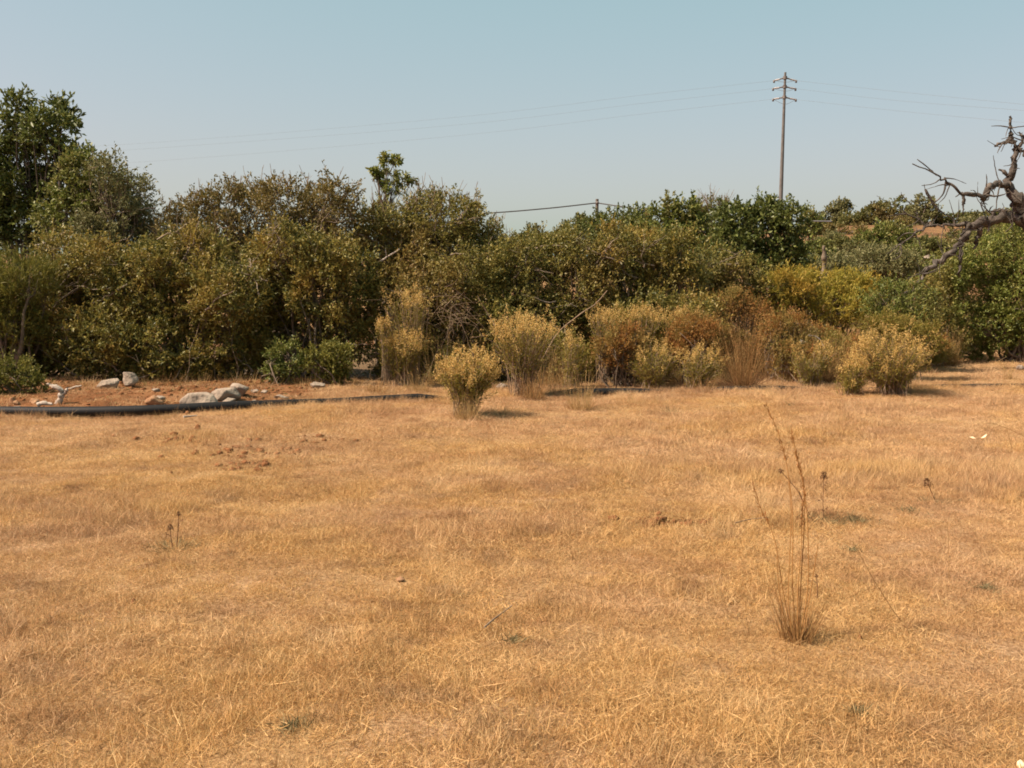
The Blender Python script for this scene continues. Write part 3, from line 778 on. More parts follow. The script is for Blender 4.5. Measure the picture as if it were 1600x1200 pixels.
# --- right hand side
shrub('yellow_shrub', 'wide yellow green shrub patch below the standing dead stub', 'shrub', 20.5,
      [(1222, 450, 34, 20), (1275, 450, 44, 18), (1330, 452, 38, 20), (1365, 462, 30, 18), (1230, 480, 42, 22), (1300, 480, 52, 24), (1350, 490, 36, 20)], 'yellowgreen', seed=84, leafL=.07, leafW=.014, lai=1.9, up=.8, nbr=40, spread=.7, clump=.1)
shrub('leafy_shrub', 'mid green shrub between the yellow green patch and the right hand mastic', 'shrub', 19,
      [(1390, 470, 34, 26), (1425, 480, 36, 30), (1400, 500, 44, 28)], 'green', seed=85, leafL=.05, leafW=.02, lai=1.8, nbr=24)
shrub('mastic_bush', 'bright green mastic bush under the dead tree at the right edge', 'bush', 21.5,
      [(1490, 420, 34, 30), (1540, 402, 40, 32), (1590, 380, 34, 32), (1600, 420, 40, 44), (1470, 455, 34, 32), (1525, 462, 46, 40), (1590, 470, 46, 44), (1500, 500, 40, 28), (1560, 512, 46, 32), (1610, 520, 40, 34), (1530, 535, 40, 20), (1590, 540, 40, 20), (1660, 420, 60, 80), (1660, 510, 50, 44), (1740, 430, 60, 80), (1740, 515, 60, 50)], 'bright', seed=86, limbs=16, lai=2.0, nbr=40, r0=.03, spread=1.0)
shrub('mastic_bush', 'olive leafy bush between the lower dead limb tip and the straw tussock', 'bush', 21,
      [(1440, 470, 30, 22), (1460, 500, 34, 28), (1430, 515, 34, 26), (1475, 530, 30, 22)], 'olive', seed=92, lai=1.9, nbr=24, r0=.02)
shrub('rust_shrub', 'rust red drying shrub under the golden tops right of centre', 'shrub', 16.6, [(955, 545, 30, 26), (978, 530, 24, 20)], 'rust', seed=87, leafL=.03, leafW=.012, lai=2.3, holes=3, nbr=36, r0=.006, clump=.07, tw=.12, up=.8)
shrub('rust_shrub', 'dark rust red shrub with thin dead sticks left of the tall brown tussock', 'shrub', 16.9, [(1085, 520, 36, 26), (1060, 540, 24, 20), (1110, 535, 26, 22)], 'rust', seed=88, leafL=.03, leafW=.012, lai=2.3, holes=3, nbr=40, r0=.006, clump=.07, tw=.12, up=.8)
shrub('rust_shrub', 'reddish brown shrub showing behind the tall brown tussock', 'shrub', 18.4, [(1140, 478, 34, 22), (1170, 490, 26, 20)], 'rust', seed=89, leafL=.03, leafW=.012, lai=2.0, holes=3, nbr=36, r0=.006, clump=.08, tw=.14, up=.8)
shrub('rust_shrub', 'rust brown shrub right of the tall brown tussock', 'shrub', 17.2, [(1215, 525, 30, 26), (1235, 512, 20, 18)], 'rust', seed=90, leafL=.03, leafW=.012, lai=2.0, holes=3, nbr=36, r0=.006, clump=.08, tw=.14, up=.8)
shrub('rust_shrub', 'brown tipped dry shrub behind the large golden shrub on the right', 'shrub', 17.4, [(1385, 512, 40, 18), (1410, 522, 44, 18), (1440, 530, 28, 16)], 'ditleaf', seed=91, leafL=.045, leafW=.01, lai=2.0, holes=3, nbr=40, r0=.006, clump=.08, tw=.14, up=.9, spread=.6)

# --- sticky yellow flowered shrubs (upright stems, dry flower spikes on top)
def flower_shrub(label, px, pyb, dome, seed, nstem=110, heads=1.0, leafy=1.0, Y=None, low=.14, group='golden flowering shrubs on the field edge'):
    rng = np.random.default_rng(seed + 500)
    if Y is None: b = gnd(px, pyb)
    else:
        b = at(px, pyb, Y); b[2] = hz(b[0], Y)
    Y = b[1]; k = Y / F
    cx, cy, rx, ry = dome
    c = at(cx, cy, Y)
    r = np.array([rx * k, rx * k * .9, ry * k])
    t = thing('flowering_shrub', b, label, 'shrub', group)
    d = nrm(rng.normal(size=(nstem * 5, 3))); d = d[d[:, 2] > -.35]
    ph = rng.uniform(0, 6.28, (6, 1)); kv = rng.normal(0, 2.4, (6, 3))
    lump = np.sin(d @ kv.T + ph.T).sum(1) / 3.5
    kp = lump > rng.uniform(-1.1, -.2, len(d))
    d, lump = d[kp][:nstem], lump[kp][:nstem]
    n = len(d)
    tip = c + d * r * (.5 + .62 * rng.beta(2.2, 1.6, (n, 1))) * (1 + .22 * lump[:, None]) * np.where(rng.random((n, 1)) < .09, rng.uniform(1.1, 1.35, (n, 1)), 1) + np.array([0, 0, 1]) * rng.normal(0, .03, (n, 1))
    bb = b + np.stack([rng.normal(0, .03 + .10 * rx * k, n), rng.normal(0, .03 + .10 * rx * k, n), np.zeros(n)], -1)
    bb[:, 2] = height(bb[:, 0], bb[:, 1]) - .02
    mid = bb + (tip - bb) * .5 + np.stack([(tip - bb)[:, 0] * -.12, (tip - bb)[:, 1] * -.12, np.abs((tip - bb)[:, 2]) * .12], -1)
    tt = np.linspace(0, 1, 7)[None, :, None]
    P = (1 - tt) ** 2 * bb[:, None] + 2 * tt * (1 - tt) * mid[:, None] + tt ** 2 * tip[:, None]
    build('stems', [tubes(P, np.linspace(.0055, .002, 7)[None].repeat(n, 0), 4)], M['twig'], t, loc=b)
    P[:, 1:] += np.cumsum(rng.normal(0, .009, (n, 6, 3)), 1)
    tip = P[:, -1]
    # narrow leaves along the upper stems
    m = int(34 * leafy)
    u = rng.uniform(.35 - low, 1.0, (n, m)) ** .8
    q = np.clip(u * 6, 0, 5.999); i0 = q.astype(int); fr = (q - i0)[..., None]
    ar = np.arange(n)[:, None]
    LP = (P[ar, i0] * (1 - fr) + P[ar, i0 + 1] * fr).reshape(-1, 3)
    tan = nrm(tip - mid)
    LD = np.repeat(tan, m, 0) * .9 + rng.normal(0, .55, (n * m, 3))
    LP = LP + rng.normal(0, .018, LP.shape)
    build('foliage', [leaves(LP, LD, rng.uniform(.03, .065, len(LP)), .010, rng)], M['ditleaf'], t, loc=b, kind='stuff')
    # flower spikes
    nh = int(n * .8 * heads)
    if nh:
        order = np.argsort(-tip[:, 2] + rng.normal(0, .05 + .3 * r[2], n))[:nh]
        nsp = nh * 2
        sel = np.concatenate([order, order])
        st = tip[sel] + rng.normal(0, .02, (nsp, 3))
        ax = nrm(tan[sel] * .6 + rng.normal(0, .22, (nsp, 3)) + np.array([0, 0, .9]))
        hl = rng.uniform(.06, .17, nsp)
        mm = 20
        u = rng.random((nsp, mm))
        sp = ((1 - u) ** .6 * .020 + .004)
        q = st[:, None] + ax[:, None] * (hl[:, None] * u)[..., None] + rng.normal(0, 1, (nsp, mm, 3)) * sp[..., None]
        dd = ax[:, None] + rng.normal(0, .6, (nsp, mm, 3))
        build('flower_heads', [leaves(q.reshape(-1, 3), dd.reshape(-1, 3), rng.uniform(.014, .028, nsp * mm), .011, rng)], M['flower'], t, loc=b, kind='stuff')
    return t

flower_shrub('golden flowering shrub standing furthest forward on the mown grass left of centre', 730, 650, (732, 590, 44, 32), 1, 130)
flower_shrub('wide dome shaped golden shrub behind and right of the furthest forward one', 820, 621, (818, 532, 52, 32), 2, 170, low=.1)
flower_shrub('golden topped shrub with a stray taller sprig before the dark hedge hollow', 628, 604, (632, 550, 31, 24), 3, 100)
flower_shrub('small golden spray rising beside the sprig of the hollow side shrub', 604, 603, (600, 518, 9, 14), 4, 22)
flower_shrub('dry yellow feathery shrub high against the hedge above the hollow side shrub', 645, 560, (640, 484, 34, 22), 5, 80, heads=.6, Y=16.7)
flower_shrub('largest golden shrub on the right with a dark base', 1398, 617, (1392, 568, 58, 42), 6, 240, low=.2)
flower_shrub('low yellow shrub hugging the left flank of the largest golden shrub', 1330, 618, (1332, 592, 26, 22), 7, 80, heads=.6, low=.2)
flower_shrub('golden topped shrub at the left of the row above the rust red shrub', 945, 590, (948, 503, 27, 14), 8, 55, Y=17.0)
flower_shrub('golden topped shrub in the middle of the row above the rust red shrub', 1000, 590, (1003, 503, 30, 15), 9, 70, Y=17.1)
flower_shrub('golden topped shrub at the right of the row beside the dark rust shrub', 1058, 580, (1062, 505, 28, 18), 10, 70, Y=17.2)
flower_shrub('low yellow green shrub behind the exposed pipe right of centre', 1022, 608, (1020, 572, 44, 26), 11, 150, heads=.35, low=.3)
flower_shrub('small yellow shrub with few flower tips left of the tall brown tussock', 1085, 608, (1095, 570, 30, 24), 12, 90, heads=.6, low=.3)
flower_shrub('thin yellow green shrub rising between the pipe and the rust red shrub', 895, 606, (895, 560, 24, 32), 13, 60, heads=.3, low=.3)
flower_shrub('thin yellow green shrub between the tall brown tussock and the largest golden shrub', 1262, 606, (1265, 565, 34, 26), 14, 100, heads=.3, low=.3)

# --- dry grass tussocks
def tussock(label, px, pyb, hpx, seed, n=260, spread=.28, rad=.09, mat='drygrass', plume=.25, Y=None, w=.0032, group='dry grass tussocks'):
    rng = np.random.default_rng(seed + 800)
    if Y is None: b = gnd(px, pyb)
    else:
        b = at(px, pyb, Y); b[2] = hz(b[0], Y)
    H = hpx * b[1] / F
    t = thing('grass_tussock', b, label, 'grass tussock', group)
    a = rng.uniform(0, 6.28, n); r = rad * np.sqrt(rng.random(n))
    P = b + np.stack([r * np.cos(a), r * np.sin(a), np.full(n, -.02)], -1)
    D = np.stack([np.cos(a) * rng.random(n) * spread + rng.normal(0, spread * .4, n), np.sin(a) * rng.random(n) * spread + rng.normal(0, spread * .4, n), np.ones(n)], -1)
    L = H * np.clip(rng.beta(2.0, 2.2, n) * 1.25, .15, 1.05)
    v, f = blades(P, D, L, w, rng.normal(0, .18, n), rng, 4)
    build('blades', [(v, f)], M[mat], t, loc=b, kind='stuff')
    nl = n // 2
    nl = n; P2 = P; D2 = np.stack([np.cos(a) * .9 + rng.normal(0, .4, nl), np.sin(a) * .9 + rng.normal(0, .4, nl), rng.uniform(.3, 1.4, nl)], -1)
    build('dead_base_blades', [blades(P2, D2, H * rng.uniform(.14, .36, nl), w * 1.3, rng.normal(0, .4, nl), rng, 3)], M['tussockbase' if mat == 'browngrass' else 'browngrass'], t, loc=b, kind='stuff')
    if plume:
        s = rng.choice(n, int(n * plume)); tipp = v.reshape(n, -1, 3)[s, -1]; D3 = nrm(D[s])
        mm = 9
        u = rng.uniform(-.22, .02, (len(s), mm)) * H * .8
        q = tipp[:, None] + D3[:, None] * u[..., None] + rng.normal(0, .008, (len(s), mm, 3))
        build('seed_heads', [leaves(q.reshape(-1, 3), (D3[:, None] + rng.normal(0, .35, (len(s), mm, 3))).reshape(-1, 3), .03, .006, rng)], M[mat], t, loc=b, kind='stuff')
    return t

tussock('tall brown grass tussock with dark base standing beyond the pipe right of centre', 1162, 608, 145, 1, 430, .40, .12, 'browngrass', .45, w=.0026)
tussock('dry grey brown tussock at the foot of the dome shaped golden shrub', 832, 626, 48, 2, 320, .5, .14, 'browngrass', .1)
tussock('sparse dry tussock right of the dome shaped golden shrub', 907, 640, 75, 3, 150, .45, .12, 'drygrass', .2)
tussock('short dry tussock around the stem of the furthest forward golden shrub', 728, 656, 55, 4, 220, .6, .12, 'drygrass', .1)
tussock('small brown tussock in front of the hollow side shrub', 588, 615, 34, 5, 180, .6, .12, 'browngrass', 0)
tussock('pale twiggy tussock between the hollow side and the furthest forward golden shrubs', 655, 613, 42, 6, 220, .7, .14, 'drygrass', .1)
tussock('wispy pale tussock against the hedge in front of the tangled dead twigs', 690, 600, 90, 7, 160, .35, .2, 'drygrass', .4)
tussock('wispy brown tussock behind the furthest forward golden shrub', 745, 607, 80, 8, 150, .3, .2, 'browngrass', .4)
tussock('tall straw tussock standing right of the largest golden shrub', 1484, 570, 62, 9, 260, .25, .14, 'drygrass', .3)
tussock('small dark twiggy tussock by the pipe right of the largest golden shrub', 1490, 606, 26, 10, 150, .6, .08, 'browngrass', 0)
tussock('tall straw tussock beside the bright green mastic at the right edge', 1585, 558, 70, 11, 260, .35, .25, 'browngrass', .3)
tussock('thin straw tussock on the pale grass near the right edge', 1575, 592, 32, 12, 70, .3, .06, 'drygrass', .1)
tussock('pale tall reedy tussock high in front of the hedge left of the carob', 1100, 480, 75, 13, 160, .22, .16, 'drygrass', .5, Y=19.2)
tussock('brown tussock in the dry brush right of the rust brown shrub', 1235, 575, 90, 14, 300, .3, .25, 'browngrass', .4, Y=17.3)
tussock('straw tussock below the yellow green patch right of centre', 1290, 560, 80, 15, 300, .35, .3, 'drygrass', .4, Y=17.8)
tussock('brown tussock in the dry brush left of the largest golden shrub', 1335, 545, 80, 16, 260, .35, .25, 'browngrass', .4, Y=18.2)
tussock('low brown tussock left of the tall brown tussock by the pipe', 1100, 612, 30, 17, 150, .7, .14, 'browngrass', 0)
tussock('low dry tussock between the dome shaped shrub and the pipe', 872, 618, 50, 18, 160, .5, .14, 'drygrass', .1)
tussock('straw tussock among dry stalks left of the tall brown tussock', 1130, 600, 70, 19, 200, .4, .16, 'drygrass', .3)
tussock('small grey tussock on the mown grass in front of the exposed pipe', 990, 632, 22, 20, 110, .8, .1, 'drygrass', 0)
tussock('small reddish tussock on the mown grass in front of the largest golden shrub', 1312, 640, 24, 21, 90, .8, .1, 'browngrass', 0)
tussock('small grey tussock on the mown grass right of the exposed pipe', 1047, 645, 20, 22, 60, .8, .07, 'weed', 0)
tussock('low straw tuft in front of the pipe at the far left', 255, 655, 18, 23, 120, .9, .12, 'drygrass', 0)

BR = 'dry brush between the golden shrubs'
MARKS = [(820, 'wide dome shaped golden shrub'), (895, 'thin shrub rising by the pipe'), (948, 'leftmost golden top of the row'),
         (1003, 'middle golden top of the row'), (1022, 'low yellow green shrub behind the pipe'), (1062, 'rightmost golden top of the row'), (1095, 'small yellow shrub with few tips'),
         (1162, 'tall brown dark based tussock'), (1225, 'rust brown shrub'), (1264, 'thin yellow green shrub'), (1332, 'low yellow flank shrub'),
         (1392, 'largest golden shrub'), (1484, 'tall straw tussock')]
free = {k: [(x + dx, '%s of the %s' % (sd_, n)) for x, n in MARKS for dx, sd_ in ((-16, 'just left'), (16, 'just right'))] for k in (0, 1)}
def spot(px, k):
    c = min(free[k], key=lambda q: abs(q[0] - px)); free[k].remove(c)
    return c[1]
rngb = np.random.default_rng(321)
for i in range(48):
    px = 850 + 640 * (i + rngb.uniform(.1, .9)) / 48; pyb = rngb.uniform(570, 602) if px < 1440 else rngb.uniform(556, 572)
    if i % 2 == 1:
        b_ = gnd(px, pyb)
        q = rngb.uniform(.8, 1.3)
        shrub('dry_brush', 'dry brown leafy brush ' + spot(px, 1), 'brush', b_[1],
              [(px, pyb - 30 * q, 26 * q, 26 * q), (px + 16 * q, pyb - 22 * q, 20 * q, 20 * q), (px - 14 * q, pyb - 44 * q, 18 * q, 18 * q)],
              ['rust', 'ditleaf', 'rust', 'brown'][i // 2 % 4], seed=400 + i, leafL=.034, leafW=.013, lai=1.9, holes=2, nbr=26, r0=.004, clump=.08, tw=.14, up=.9, group=BR, bark='twig')
    else:
        tussock('dry straw brush ' + spot(px, 0), px, pyb, rngb.uniform(48, 100), 300 + i, int(rngb.uniform(160, 300)), rngb.uniform(.3, .5), rngb.uniform(.15, .3),
                ['drygrass', 'browngrass'][i // 2 % 2], rngb.uniform(.1, .5), group=BR)

FT = 'low brush along the foot of the hedge'
for i, (px, pyb, h_, kd) in enumerate([(118, 606, 24, 0), (150, 603, 20, 1), (232, 603, 22, 1), (268, 602, 30, 0), (300, 601, 24, 1), (345, 603, 26, 0), (385, 601, 30, 1), (412, 604, 22, 0), (480, 604, 22, 1), (545, 605, 26, 0), (572, 610, 26, 1), (610, 612, 22, 1)]):
    tussock('dry low brush at the hedge foot ' + ['left of the flat tan boulder', 'touching the flat tan boulder', 'right of the upright boulder', 'two steps right of the upright boulder', 'behind the left of the rock pile',
            'behind the middle of the rock pile', 'behind the right of the rock pile', 'left of the glossy small shrub', 'between the pair of small shrubs', 'right of the pair of small shrubs',
            'inside the dark hollow mouth', 'below the hollow side golden shrub'][i], px, pyb, h_, 600 + i, 120, .9, .2, ['browngrass', 'drygrass'][kd], 0, group=FT)
def ground_bits():
    rng = np.random.default_rng(55)
    bm = bmesh.new(); bmesh.ops.create_icosphere(bm, subdivisions=1, radius=1)
    v0 = np.array([x.co[:] for x in bm.verts]); f0 = np.array([[q.index for q in p.verts] for p in bm.faces]); bm.free()
    n = 2600
    x = rng.uniform(-9, -.8, n); y = rng.uniform(12.6, 18, n)
    k = rng.random(n) < soil_mask(x, y) ** 2
    x2, y2 = [], []
    for cx, cy, rx, ry, s in SCARS:
        m = 70
        x2.append(cx + rng.normal(0, rx * .6, m)); y2.append(cy + rng.normal(0, ry * .6, m))
    x = np.concatenate([x[k]] + x2); y = np.concatenate([y[k]] + y2); n = len(x)
    r = .009 + .03 * rng.random(n) ** 5
    P = np.stack([x, y, height(x, y) + r * .3], -1)
    V = v0[None] * (1 + rng.normal(0, .18, (n, len(v0), 1))) * r[:, None, None] * np.array([1.2, 1, .75]) + P[:, None]
    T = (np.arange(n)[:, None, None] * len(v0) + f0[None]).reshape(-1, 3)
    o = build('earth_crumbs', [(V.reshape(-1, 3), T)], M['clod'], kind='stuff')
    tag(o, 'small crumbs of red earth strewn behind the pipe and on bare streaks', 'earth crumbs')
    n = 9000
    x = rng.uniform(-10, 5.5, n); y = rng.uniform(13.6, 19, n)
    k = (y > pipe_y(x) + .5 + rng.exponential(1.0, n) * .6) & (rng.random(n) < .25 + litter_mask(x, y))
    x, y = x[k], y[k]
    P = np.stack([x, y, height(x, y) + .012], -1)
    D = rng.normal(0, 1, (len(x), 3)) * np.array([1, 1, .25])
    o = build('leaf_litter', [leaves(P, D, rng.uniform(.03, .07, len(x)), .022, rng, up=2.5)], M['brown'], kind='stuff')
    tag(o, 'dry brown fallen leaves scattered on the earth under the hedge', 'leaf litter')
import bmesh
ground_bits()

# ------------------------------------------------------------------ dead wood
def limb_parts(specs, Y, seed=0, rough=.06):
    rng = np.random.default_rng(seed)
    out = []
    for pts, r0, r1 in specs:
        p3 = [at(p[0], p[1], Y + (p[2] if len(p) > 2 else 0)) for p in pts]
        n = max(5, len(pts) * 4)
        P = spline(p3, n) + rng.normal(0, rough * r0, (n, 3)) * 1.2
        R = np.linspace(r0, r1, n) * (1 + np.convolve(rng.normal(0, .28, n + 4), np.ones(3) / 3, 'same')[2:-2]).clip(.7, 1.4)
        out.append(capped(P, R, 7))
    return out

def dead_tree():
    Y = 19.3
    b = at(1655, 590, Y); b[2] = hz(b[0], Y)
    t = thing('dead_tree', b, 'bare grey dead tree with twisted broken limbs at the right edge', 'tree')
    trunk = [([(1655, 600), (1648, 480), (1640, 400), (1612, 345), (1592, 313), (1577, 289)], .20, .085)]
    limbs = [
        ([(1577, 289), (1583, 267), (1586, 245), (1587, 229), (1580, 217), (1580, 200), (1580, 181)], .075, .03),
        ([(1583, 222), (1575, 221), (1566, 224), (1555, 226)], .045, .028),
        ([(1587, 232), (1596, 236), (1606, 246), (1618, 252)], .06, .03),
        ([(1592, 232), (1598, 220), (1597, 212), (1594, 207)], .035, .018),
        ([(1577, 276), (1570, 270), (1562, 266)], .04, .03),
        ([(1578, 290), (1562, 288, -.1), (1545, 293, -.25), (1539, 304, -.35), (1535, 312, -.4), (1524, 304, -.45), (1504, 300, -.5), (1484, 288, -.55), (1463, 274, -.6), (1427, 255, -.7)], .075, .012),
        ([(1592, 318), (1584, 318), (1580, 322)], .06, .04),
        ([(1645, 390), (1612, 355), (1592, 345), (1574, 339), (1548, 345), (1522, 351), (1507, 359), (1501, 378), (1475, 401), (1452, 418), (1436, 440), (1417, 458)], .12, .03),
        ([(1505, 364), (1501, 385), (1500, 405), (1500, 432)], .055, .03),
        ([(1533, 350), (1528, 370), (1522, 388)], .06, .035),
        ([(1516, 352), (1495, 352), (1475, 351), (1452, 353), (1430, 365), (1408, 382), (1387, 397)], .04, .008),
        ([(1462, 352), (1445, 352), (1436, 343), (1417, 334), (1404, 328)], .022, .008),
        ([(1548, 344), (1556, 330), (1566, 328), (1580, 334), (1592, 340)], .045, .02),
        ([(1452, 419), (1444, 428), (1438, 440), (1436, 452)], .035, .02),
        ([(1560, 345), (1545, 330), (1532, 318), (1524, 306)], .016, .006),
    ]
    twigs = [
        ([(1463, 274), (1450, 262), (1433, 249)], .014, .006),
        ([(1504, 301), (1506, 312), (1505, 322), (1505, 335)], .028, .01),
        ([(1478, 284), (1474, 302), (1462, 315), (1450, 320)], .014, .005),
        ([(1470, 279), (1458, 287), (1440, 290)], .012, .005),
        ([(1484, 289), (1476, 308), (1466, 318)], .010, .004),
        ([(1475, 278), (1492, 280), (1510, 287)], .010, .004),
        ([(1446, 296), (1460, 320), (1475, 334), (1488, 342), (1492, 354)], .014, .006),
        ([(1492, 354), (1490, 336), (1483, 312)], .012, .004),
        ([(1495, 346), (1498, 330), (1498, 312)], .008, .003),
        ([(1541, 292), (1542, 280), (1541, 272)], .010, .005),
        ([(1562, 290), (1558, 310), (1556, 328)], .014, .006),
        ([(1540, 305), (1560, 306), (1578, 300)], .014, .006),
        ([(1548, 346), (1544, 360), (1545, 358)], .02, .01),
        ([(1474, 352), (1478, 362)], .012, .005),
        ([(1417, 334), (1404, 324), (1390, 318), (1370, 306)], .010, .004),
        ([(1412, 333), (1398, 336), (1385, 338)], .008, .003),
        ([(1422, 318), (1410, 306), (1408, 300)], .008, .004),
        ([(1460, 320), (1448, 305), (1444, 288)], .009, .004),
        ([(1408, 382), (1398, 385), (1392, 392)], .008, .003),
        ([(1575, 296), (1585, 306), (1600, 320)], .012, .005),
    ]
    for s in trunk: build('trunk', limb_parts([[s[0], s[1] * 1.2, s[2] * 1.2]], Y, 1, .12)[0], M['deadwood'], t, smooth=True, loc=b)
    for i, pr in enumerate(limb_parts([(a, b_ * .92, c_ * .78) for a, b_, c_ in limbs], Y, 2, .26)): build('limb', pr, M['deadwood'], t, smooth=True, loc=b)
    rng = np.random.default_rng(66)
    for s_ in limbs:
        if len(s_[0]) < 4: continue
        for _ in range(int(len(s_[0]) * 1.3)):
            i = rng.integers(1, len(s_[0]) - 1); q = s_[0][i]
            if q[0] > 1600: continue
            a = rng.uniform(0, 6.28); l = rng.uniform(10, 34)
            m_ = (q[0] + math.cos(a) * l * .5 + rng.normal(0, 3), q[1] - math.sin(a) * l * .5 + rng.normal(0, 3))
            e_ = (q[0] + math.cos(a) * l - abs(rng.normal(0, 3)), q[1] - math.sin(a) * l + rng.normal(0, 5))
            twigs.append(([q[:2], m_, e_], .010, .004))
    tp = [p for pr in limb_parts([(a, b_ * 1.1, c_ * 1.1) for a, b_, c_ in twigs], Y - .4, 3, .12) for p in pr]
    build('twigs', tp, M['deadwood'], t, smooth=True, loc=b, kind='stuff')
dead_tree()

def dead_stick(name, label, cat, specs, Y, mat='palewood', seed=0, part='branch'):
    p = specs[0][0][0]
    b = at(p[0], p[1], Y)
    t = thing(name, b, label, cat)
    for pr in limb_parts(specs, Y, seed + 40, .1): build(part, pr, M[mat], t, smooth=True, loc=b)
    return t
dead_stick('dead_stub', 'standing dead grey tree stub above the yellow green patch', 'tree stub',
           [([(1284, 448), (1286, 430), (1288, 412), (1288, 398), (1287, 384)], .07, .045), ([(1288, 403), (1292, 401), (1295, 402)], .03, .015), ([(1288, 422), (1294, 418)], .03, .015)], 25.5, 'bark', 1, 'limb')
Yb = gnd(90, 634)[1]
dead_stick('dead_branch', 'forked bleached branch standing upright behind the pipe at the left', 'branch',
           [([(88, 640), (92, 628), (97, 613), (90, 606), (82, 603), (74, 600)], .045, .022), ([(95, 618), (101, 614), (106, 608)], .035, .02)], Yb + .12, 'palewood', 2)
dead_stick('dead_branch', 'short bleached branch lying on red earth right of the forked one', 'branch',
           [([(106, 609), (114, 606), (127, 602)], .022, .01)], 15.2, 'palewood', 3)
dead_stick('dead_branch', 'flat bleached driftwood piece lying against the pipe at the far left', 'branch',
           [([(58, 633), (68, 630), (82, 632)], .03, .02)], 13.35, 'palewood', 4)
dead_stick('dead_branch', 'long straight bare stick leaning out of the hedge right of the dome shaped shrub', 'branch',
           [([(848, 560), (872, 520), (905, 492), (930, 475), (949, 454)], .013, .006), ([(875, 517), (858, 500)], .006, .003)], 16.7, 'twig', 5)
dead_stick('dead_branch', 'pale arching dead stem over dry brush right of the rust brown shrub', 'branch',
           [([(1263, 524), (1275, 526), (1284, 535), (1292, 555), (1296, 570)], .012, .006)], 17.0, 'palewood', 6)
dead_stick('dead_branch', 'bare diagonal stick before the shaded hedge above the dome shaped shrub', 'branch',
           [([(780, 520), (768, 500), (755, 478), (746, 462)], .014, .006)], 17.0, 'twig', 7)
dead_stick('dead_branch', 'thin bare stick crossing the dark rust red shrub', 'branch',
           [([(1062, 520), (1075, 532), (1088, 545), (1100, 552)], .008, .004)], 16.2, 'twig', 8)
dead_stick('dead_branch', 'pale bare limb showing inside the middle of the broad brownish bush', 'branch',
           [([(436, 425), (448, 428), (458, 432), (464, 420), (470, 412)], .022, .01), ([(440, 425), (428, 412), (420, 404)], .014, .006)], 17.75, 'palewood', 9)
dead_stick('dead_branch', 'pale bare limb showing below the dusty olive bush', 'branch',
           [([(590, 412), (604, 402), (618, 394), (624, 389)], .02, .012), ([(604, 402), (602, 388)], .008, .004)], 17.9, 'palewood', 10)
dead_stick('dead_branch', 'pale bare limb leaning across the foot of the tallest tree', 'branch',
           [([(55, 384), (75, 378), (95, 366), (104, 360)], .02, .01)], 18.6, 'palewood', 11)
# tangle of dead twigs
def tangle(label, px, py, rx, ry, Y, n, seed, fall=.3):
    rng = np.random.default_rng(seed + 900)
    c = at(px, py, Y); k = Y / F
    g = hz(c[0], Y)
    base = np.array([c[0], Y, g])
    t = thing('dead_twig_tangle', base, label, 'dead twigs')
    st = c + rng.normal(0, .5, (n, 3)) * np.array([rx * k, .25, ry * k])
    d = nrm(rng.normal(0, 1, (n, 3)) * np.array([1, .4, .8]) + np.array([.2, -.1, .2]))
    L = rng.uniform(.12, .5, n)
    tt = np.linspace(0, 1, 7)[None, :, None]
    cv = rng.normal(0, .4, (n, 3)); cv[:, 2] -= fall
    P = st[:, None] + d[:, None] * L[:, None, None] * tt + cv[:, None] * (L * .5)[:, None, None] * tt ** 2
    prt = [tubes(P, np.linspace(.003, .0014, 7)[None].repeat(n, 0), 4)]
    # main sticks down to the ground carry the tangle
    m = 7
    B, R = branches(rng, base, st[:m], .0045, .002, spread=.25)
    prt.append(tubes(B, R, 5))
    build('twigs', prt, M['twig'], t, loc=base, kind='stuff')
tangle('tangle of pale dead twigs before the shaded hedge centre', 705, 485, 44, 40, 17.0, 70, 2)
tangle('tangle of brown dead twigs inside the hedge left of the pale bare limb', 340, 432, 44, 20, 17.0, 60, 3)
tangle('low dead twigs by the foot of the low golden shrubs left of centre', 560, 603, 40, 8, 16.0, 50, 4)

# ------------------------------------------------------------------ stones
def rock_geo(seed, sub=3):
    bm = bmesh.new(); bmesh.ops.create_icosphere(bm, subdivisions=sub, radius=1)
    v = np.array([x.co[:] for x in bm.verts]); f = np.array([[q.index for q in p.verts] for p in bm.faces])
    bm.free()
    rng = np.random.default_rng(seed)
    # chip flat facets off
    for _ in range(15):
        n = nrm(rng.normal(size=3)); h = rng.uniform(.42, .85)
        d = v @ n
        v = v - np.outer(np.maximum(d - h, 0), n)
    for s, a in ((2.2, .05), (5., .04), (11., .035)):
        k = rng.normal(0, s, (6, 3)); p = rng.uniform(0, 6.28, 6)
        v = v * (1 + a * np.sin(v @ k.T + p).sum(1) / 2)[:, None]
    return v, f

def rock(label, px, pyb, w, h, seed, mat='rock', name='rock', cat='rock', Y=None, tilt=0., sub=3, sink=.28, group=None):
    if Y is None: b = gnd(px, pyb)
    else:
        b = at(px, pyb, Y)
    k = b[1] / F
    v, f = rock_geo(seed, sub)
    c, s = math.cos(tilt), math.sin(tilt)
    v = v / np.array([np.ptp(v[:, 0]), np.ptp(v[:, 1]), np.ptp(v[:, 2])])
    v = v * np.array([w * k, (w * .55 + h * .45) * k, h * k * (1 + sink)])
    v = np.stack([v[:, 0] * c - v[:, 2] * s, v[:, 1], v[:, 0] * s + v[:, 2] * c], -1)
    v[:, 2] += h * k * .5 * (1 - sink)
    o = build(name, [(v + b, f)], M[mat], loc=b, smooth=False)
    return tag(o, label, cat, group)

